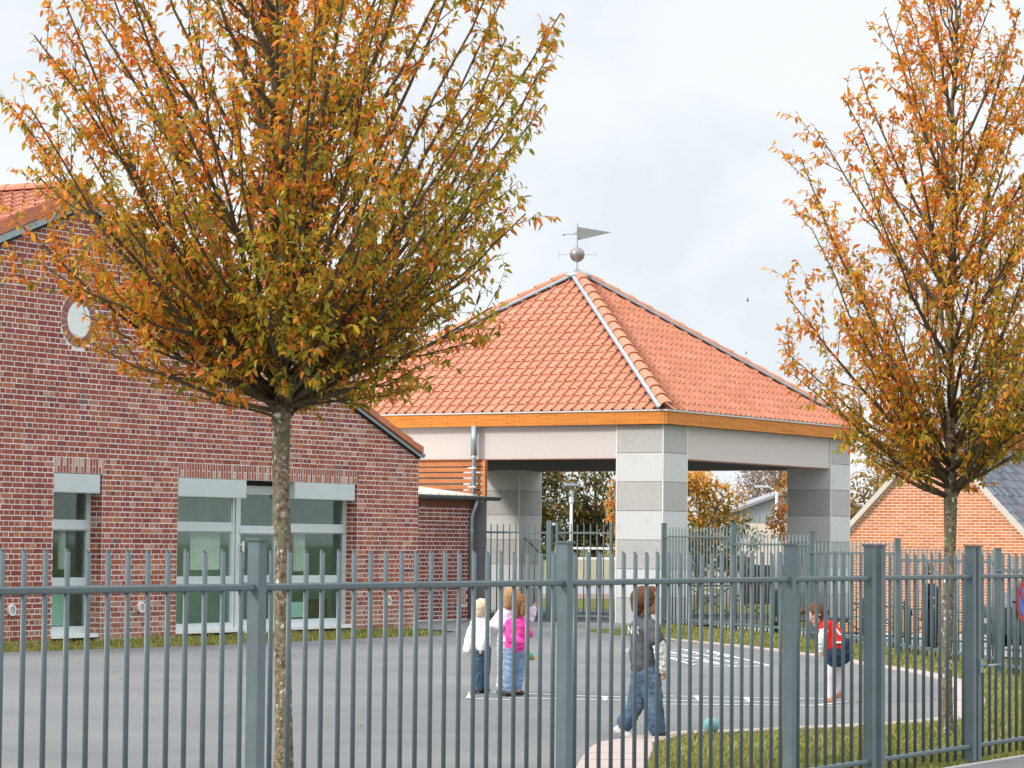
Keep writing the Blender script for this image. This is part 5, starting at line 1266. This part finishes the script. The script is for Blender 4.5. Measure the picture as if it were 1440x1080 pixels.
# 2 taller girl in pale lavender with one arm raised
p = Person('taller child in pale lavender jacket and grey trousers with one fist raised', 712, 978); P = p.P
f = Fv*.75+Rv*.66; c = P(721, 839); pr, f, s_, up, Rm = head_prims(c, f, Uv, .084); p.body += pr+[('c', P(719, 850), P(718, 858), .038, .042), ('c', P(716, 872), P(715, 905), .072, .072)]
la = [P(706, 863), P(694, 879, -.03), P(706, 880, -.14)]; ra = [P(733, 864, .02), P(744, 872, .05), P(750, 857, .05)]
for a in (la, ra): p.body += [('c', a[0], a[1], .032, .028), ('c', a[1], a[2], .028, .021)]
p.body += hand_prims(la[2], P(711, 879, -.15), Rv, .036, 1)+hand_prims(P(750, 857, .05), P(752, 851.5, .05), -Fv*.6+Rv*.5, .038, -1)
for a, b in (((709, 908, .0), (707, 971, .0)), ((720, 908, .05), (718, 969, .05))): p.body += [('c', P(*a), P(*b), .055, .034)]
p.done(M_skin)
blob('hair', [('e', c+up*.016-f*.012, (.080, .090, .086), Rm), ('c', c-f*.055+up*.01, c-f*.058-up*.075, .055, .050), ('c', c-s_*.064-f*.01, c-s_*.066-f*.015-up*.075, .032, .028), ('c', c+s_*.064-f*.01, c+s_*.066-f*.015-up*.075, .032, .028)], .006, cloth('light_brown_hair', (.40, .235, .125), .3, 40), p.t)
face(p.t, c, f, s_, up, .084, Rm)
blob('jacket', [('c', P(709, 863), P(729, 864, .02), .055, .055), ('c', P(716, 868), P(715, 900), .095, .105), ('e', P(714.5, 901), (.106, .10, .05)), ('c', la[0], la[1], .050, .046), ('c', la[1], la[2], .046, .040), ('c', ra[0], ra[1], .048, .044), ('c', ra[1], ra[2], .044, .036), ('c', P(718, 856), P(718, 862), .05, .07)], .007, cloth('lavender_fabric', (.68, .58, .70), .07), p.t)
blob('trousers', [('c', P(711, 907), P(719, 907, .04), .085, .083), ('c', P(709, 908), P(708, 940), .068, .056), ('c', P(708, 940), P(706, 966), .056, .056), ('c', P(720, 908, .05), P(719, 940, .05), .066, .054), ('c', P(719, 940, .05), P(717, 966, .05), .054, .052)], .007, cloth('pale_grey_fabric', (.56, .58, .61), .1), p.t)
blob('shoe', shoe(P(703, 973.5), P(710, 974, .03), .032), .006, M_shoe, p.t); blob('shoe', shoe(P(716, 972, .05), P(722, 973, .10), .032), .006, M_shoe, p.t)

# 3 girl in pink
p = Person('child in bright pink jacket and light jeans holding a dangling ball toy', 724, 979); P = p.P
f = Fv*.55+Rv*.83; c = P(733, 850); pr, f, s_, up, Rm = head_prims(c, f, Uv, .080); p.body += pr+[('c', P(732, 861), P(730, 870), .036, .04), ('c', P(727, 884), P(725, 912), .068, .068)]
la = [P(717, 877, -.03), P(717, 897, -.09), P(732, 902, -.15)]; ra = [P(738, 878, .04), P(743, 892, .05), P(745, 887, .0)]
for a in (la, ra): p.body += [('c', a[0], a[1], .03, .026), ('c', a[1], a[2], .026, .02)]
p.body += hand_prims(la[2], P(735.5, 903, -.15), Uv*-1, .030, 1)+hand_prims(P(743.5, 890, .01), P(746, 886, .0), -Fv, .034, -1)
for a, b in (((719, 916, -.02), (716, 971, -.02)), ((731, 916, .04), (728, 970, .04))): p.body += [('c', P(*a), P(*b), .052, .033)]
p.done(M_skin)
blob('hair', [('e', c+up*.016-f*.014, (.078, .088, .084), Rm), ('c', c-f*.050+up*.01, c-f*.062-up*.105, .055, .040), ('c', c-s_*.060-f*.012, c-s_*.062-f*.02-up*.085, .032, .026), ('c', c+s_*.060-f*.012, c+s_*.062-f*.02-up*.085, .032, .026)], .006, cloth('brown_hair', (.23, .115, .050), .35, 40), p.t)
face(p.t, c, f, s_, up, .080, Rm)
blob('jacket', [('c', P(730, 867), P(728, 873), .046, .07), ('c', P(720, 876, -.02), P(735, 877, .03), .052, .052), ('c', P(727, 880), P(725, 908), .092, .096), ('e', P(725, 910), (.098, .095, .05)), ('c', la[0], la[1], .048, .044), ('c', la[1], la[2], .043, .034), ('c', ra[0], ra[1], .046, .042), ('c', ra[1], P(744.5, 889, .01), .042, .034)], .007, cloth('pink_fabric', (.80, .075, .36), .12), p.t)
blob('trousers', [('c', P(722, 915), P(730, 915, .03), .082, .08), ('c', P(719, 916, -.02), P(717.5, 944, -.02), .064, .052), ('c', P(717.5, 944, -.02), P(716, 968, -.02), .052, .046), ('c', P(731, 916, .04), P(730, 944, .04), .064, .052), ('c', P(730, 944, .04), P(728, 966, .04), .052, .044)], .007, M_jeanl, p.t)
blob('shoe', shoe(P(712, 975, -.02), P(720, 975.5, .0), .030), .006, M_shoe, p.t); blob('shoe', shoe(P(725, 973.5, .04), P(734, 974.5, .05), .030), .006, M_shoe, p.t)
tb = P(745.3, 923, -.02); c_ = MB(); c_.ball(tb, .036, 16, 10); ty = thing('ball_toy', 'small green and orange ball toy dangling on a red string', 'toy', tb-Uv*.036)
obj('green_ball', c_, mat('green_plastic', (.03, .32, .12), .4, .3, 60), ty, True); c_ = MB(); c_.ball(tb+Rv*.022-Uv*.012, .026, 14, 8); obj('orange_ball', c_, mat('orange_plastic', (.60, .16, .02), .4, .2, 60), ty, True)
c_ = MB(); c_.tube(tb+Uv*.03, P(737, 903, -.15), .004, .004, 6); obj('string', c_, mat('red_string', (.5, .03, .03), .7), ty)

# 4 boy walking to the right in a dark t-shirt over white sleeves
p = Person('boy with brown hair walking in dark grey t-shirt and blue jeans', 905, 1037); P = p.P
f = Rv*.92+Fv*.38; c = P(907.5, 845); pr, f, s_, up, Rm = head_prims(c, f, Uv, .098); p.body += pr+[('c', P(905, 857, .02), P(904, 870, .02), .042, .048), ('c', P(905, 892), P(907, 940), .076, .072)]
ra = [P(914, 884, -.09), P(926, 905, -.13), P(933, 944, -.08)]; la = [P(899, 884, .10), P(917, 908, .14), P(930, 902, .0)]
for a in (la, ra): p.body += [('c', a[0], a[1], .036, .032), ('c', a[1], a[2], .03, .023)]
p.body += hand_prims(P(933, 943, -.08), P(934, 952, -.07), Rv*-1, .042, 1)+hand_prims(P(929, 903, .0), P(934, 901, -.03), -Fv, .042, -1)
fl = [P(914, 950, -.03), P(920, 990, -.05), P(925, 1028, -.03)]; bl_ = [P(903, 950, .04), P(895, 990, .03), P(877, 1022, .02)]
for a in (fl, bl_): p.body += [('c', a[0], a[1], .062, .05), ('c', a[1], a[2], .048, .03)]
p.done(M_skin2, .006)
blob('hair', [('e', c+up*.020-f*.018, (.090, .100, .094), Rm), ('c', c-f*.058+up*.02, c-f*.066-up*.055, .062, .045), ('c', c+f*.055+up*.075, c+f*.080+up*.045, .04, .03), ('c', c-s_*.070-f*.02+up*.02, c-s_*.078-f*.02-up*.025, .034, .026), ('c', c+s_*.070-f*.02+up*.02, c+s_*.078-f*.02-up*.025, .034, .026)], .007, cloth('boy_brown_hair', (.13, .062, .032), .45, 34), p.t)
face(p.t, c, f, s_, up, .098, Rm)
blob('t_shirt', [('c', P(901, 880, .08), P(912, 880, -.06), .060, .060), ('c', P(905, 886), P(906, 932), .104, .108), ('e', P(906.5, 936), (.112, .108, .07)), ('c', ra[0], P(923, 899, -.125), .060, .062), ('c', la[0], P(911, 900, .13), .058, .06), ('c', P(904, 867, .02), P(904, 874, .02), .056, .075)], .007, cloth('dark_grey_cotton', (.105, .10, .115), .18), p.t)
blob('sleeve', [('c', P(923, 899, -.125), ra[1], .048, .046), ('c', ra[1], P(930, 925, -.10), .046, .050), ('c', P(930, 925, -.10), P(932.5, 941, -.08), .050, .040)], .006, cloth('white_sleeve', (.70, .70, .68), .06), p.t)
blob('sleeve', [('c', P(911, 900, .13), la[1], .044, .04), ('c', la[1], P(928, 903, .01), .04, .034)], .006, bpy.data.materials['white_sleeve'], p.t)
blob('trousers', [('c', P(904, 948, .04), P(911, 948, -.02), .100, .098), ('c', fl[0], fl[1], .085, .068), ('c', fl[1], P(924, 1024, -.03), .066, .066), ('c', bl_[0], bl_[1], .085, .068), ('c', bl_[1], P(879, 1017, .02), .066, .064)], .008, M_jean, p.t)
blob('shoe', shoe(P(924, 1031, -.03), P(936, 1034, -.02), .036), .007, M_shoe, p.t)
bs = blob('shoe', shoe(P(869, 1027, .02), P(884, 1035, .0), .036), .007, cloth('pale_shoe', (.66, .62, .60), .1), p.t)
tx = bpy.data.curves.new('lettering', 'FONT'); tx.body = 'NIX'; tx.size = .085; tx.extrude = .0015; tx.align_x = 'CENTER'
to = bpy.data.objects.new('tmp', tx); COL.objects.link(to); dg = bpy.context.evaluated_depsgraph_get(); dg.update(); tm_ = bpy.data.meshes.new_from_object(to.evaluated_get(dg)); bpy.data.objects.remove(to)
for v in tm_.vertices: v.co.x *= .62
bk = (-Fv*.93-Rv*.37).normalized(); xr = bk.cross(Uv)*-1; mt = Matrix((xr, Uv, bk)).transposed()
put('lettering', tm_, M_white, p.t, P(897.5, 891)+bk*.112, mt)

# 5 girl in red bending forward
p = Person('child in red jacket and navy skirt bending forward over the hopscotch', 1170, 988); P = p.P
f = -Rv*.82-Uv*.50-Fv*.25; c = P(1148, 864); pr, f, s_, up, Rm = head_prims(c, f, (Uv*.9-Rv*.4).normalized(), .085); p.body += pr+[('c', P(1154, 870), P(1160, 879), .038, .042), ('c', P(1165, 888), P(1178, 910), .066, .068)]
ra = [P(1159, 887, -.09), P(1153, 903, -.11), P(1153, 915, -.10)]; la = [P(1161, 885, .09), P(1154, 902, .10), P(1152, 916, .06)]
for a in (la, ra): p.body += [('c', a[0], a[1], .030, .026), ('c', a[1], a[2], .026, .02)]
p.body += hand_prims(P(1153, 914, -.10), P(1154, 920, -.10), Rv, .036, 1)+hand_prims(P(1152, 915, .06), P(1152, 921, .05), Rv, .036, -1)
legs = [[P(1171, 920, -.04), P(1166, 952, -.04), P(1167, 981, -.04)], [P(1182, 920, .06), P(1181, 950, .06), P(1178, 974, .07)]]
p.done(M_skin)
blob('tights', [q for l in legs for q in (('c', l[0], l[1], .052, .044), ('c', l[1], l[2], .042, .027))], .006, cloth('white_tights', (.70, .64, .68), .05), p.t)
blob('hair', [('e', c+up*.020-f*.018, (.082, .090, .088), Rm), ('c', c-f*.055+up*.0, c-f*.075-up*.02, .052, .045), ('c', P(1142, 857), P(1134, 858), .020, .022), ('e', P(1129, 860), (.034, .03, .028)), ('c', P(1155, 868, -.01), P(1157, 876, -.02), .045, .03)], .006, cloth('dark_brown_hair', (.12, .065, .04), .4, 36), p.t)
face(p.t, c, f, s_, up, .085, Rm)
blob('jacket', [('c', P(1160, 882, -.07), P(1162, 881, .07), .058, .058), ('c', P(1165, 886), P(1176, 905), .095, .10), ('c', P(1172, 892), P(1180, 896), .085, .06), ('c', P(1163, 890, -.04), P(1168, 910, -.05), .07, .055)], .007, cloth('red_fabric', (.74, .030, .025), .10), p.t)
for a in (ra, la): blob('sleeve', [('c', a[0], a[1], .042, .038), ('c', a[1], a[2], .038, .030)], .006, cloth('cream_sleeve', (.72, .69, .66), .06) if a is ra else bpy.data.materials['cream_sleeve'], p.t)
wm = cloth('white_trim', (.8, .79, .77), .03)
for a, b, dd in (((1154, 881), (1166, 876), -.085), ((1175, 884), (1182, 893), -.09), ((1172, 903.5), (1183, 903.5), -.11), ((1158, 884), (1163, 880.5), -.105)):
    m_2 = MB(); m_2.tube(P(*a, dd), P(*b, dd), .010, .010, 6); obj('white_band', m_2, wm, p.t)
blob('skirt', [('c', P(1174, 909), P(1183, 909), .085, .085), ('c', P(1172, 921, -.03), P(1186, 918, .03), .098, .10), ('c', P(1170, 932, -.05), P(1181, 929, -.05), .050, .05), ('c', P(1172, 932, .07), P(1185, 928, .06), .05, .05), ('e', P(1189, 917), (.05, .07, .06))], .007, cloth('navy_fabric', (.028, .045, .085), .2), p.t)
ms_ = cloth('tan_shoe', (.48, .22, .15), .12)
blob('shoe', shoe(P(1171, 984, -.04), P(1162, 986, -.05), .032), .006, ms_, p.t); blob('shoe', shoe(P(1183, 976, .07), P(1174, 979, .06), .032), .006, ms_, p.t)

# 6 grown-up in black behind the railing
p = Person('person in black coat and trousers standing behind the stepped railing', 1309, 927, Y=46.3); P = p.P
f = Rv*.9-Fv*.3; c = P(1309, 803); pr, f, s_, up, Rm = head_prims(c, f, Uv, .105); p.body += pr+[('c', P(1308, 812), P(1308, 822), .05, .06), ('c', P(1308, 834), P(1308, 866), .10, .10)]
ra = [P(1304, 828, -.14), P(1301, 846, -.16), P(1307, 842, -.26)]; la = [P(1312, 828, .13), P(1316, 848, .1), P(1314, 850, -.08)]
p.body += [q for a in (ra, la) for q in (('c', a[0], a[1], .045, .04), ('c', a[1], a[2], .04, .03))]
p.body += hand_prims(ra[2], P(1311, 840, -.27), -Uv, .07, 1)+hand_prims(la[2], P(1313, 853, -.12), Rv, .07, -1)
p.body += [('c', P(1306, 872, -.05), P(1305, 920, -.05), .075, .045), ('c', P(1312, 872, .05), P(1313, 920, .05), .075, .045)]
p.done(M_skin, .01)
blob('hair', [('e', c+up*.025-f*.02, (.10, .11, .105), Rm), ('c', c-f*.06, c-f*.06-up*.08, .06, .05)], .01, bpy.data.materials['dark_brown_hair'], p.t); face(p.t, c, f, s_, up, .105, Rm)
bk_ = cloth('black_fabric', (.016, .016, .02), .1)
blob('coat', [('c', P(1304, 828, -.1), P(1312, 828, .1), .07, .07), ('c', P(1308, 832), P(1308, 872), .145, .14), ('c', ra[0], ra[1], .06, .055), ('c', ra[1], ra[2], .055, .045), ('c', la[0], la[1], .06, .055), ('c', la[1], la[2], .055, .045)], .012, bk_, p.t)
blob('trousers', [('c', P(1307, 872), P(1311, 872, .02), .13, .12), ('c', P(1306, 876, -.05), P(1305, 918, -.05), .085, .065), ('c', P(1312, 876, .05), P(1313, 918, .05), .085, .065)], .012, bk_, p.t)
for a, b in (((1303, 924, -.06), (1309, 925, -.08)), ((1312, 924, .05), (1318, 925, .03))): blob('shoe', shoe(P(*a), P(*b), .045), .01, cloth('pinkish_shoe', (.55, .40, .36), .1) if a[0] == 1303 else bpy.data.materials['pinkish_shoe'], p.t)

# ball left on the grass edge
b0 = ground_at(1000, 1032); c_ = MB(); c_.ball(b0+Uv*.060, .062, 24, 16); single('ball', c_, mat('turquoise_rubber', (.17, .42, .41), .45, .06, 10), 'turquoise ball lying at the edge of the grass', 'ball', b0, smooth=True)
print('objects', len(bpy.data.objects))
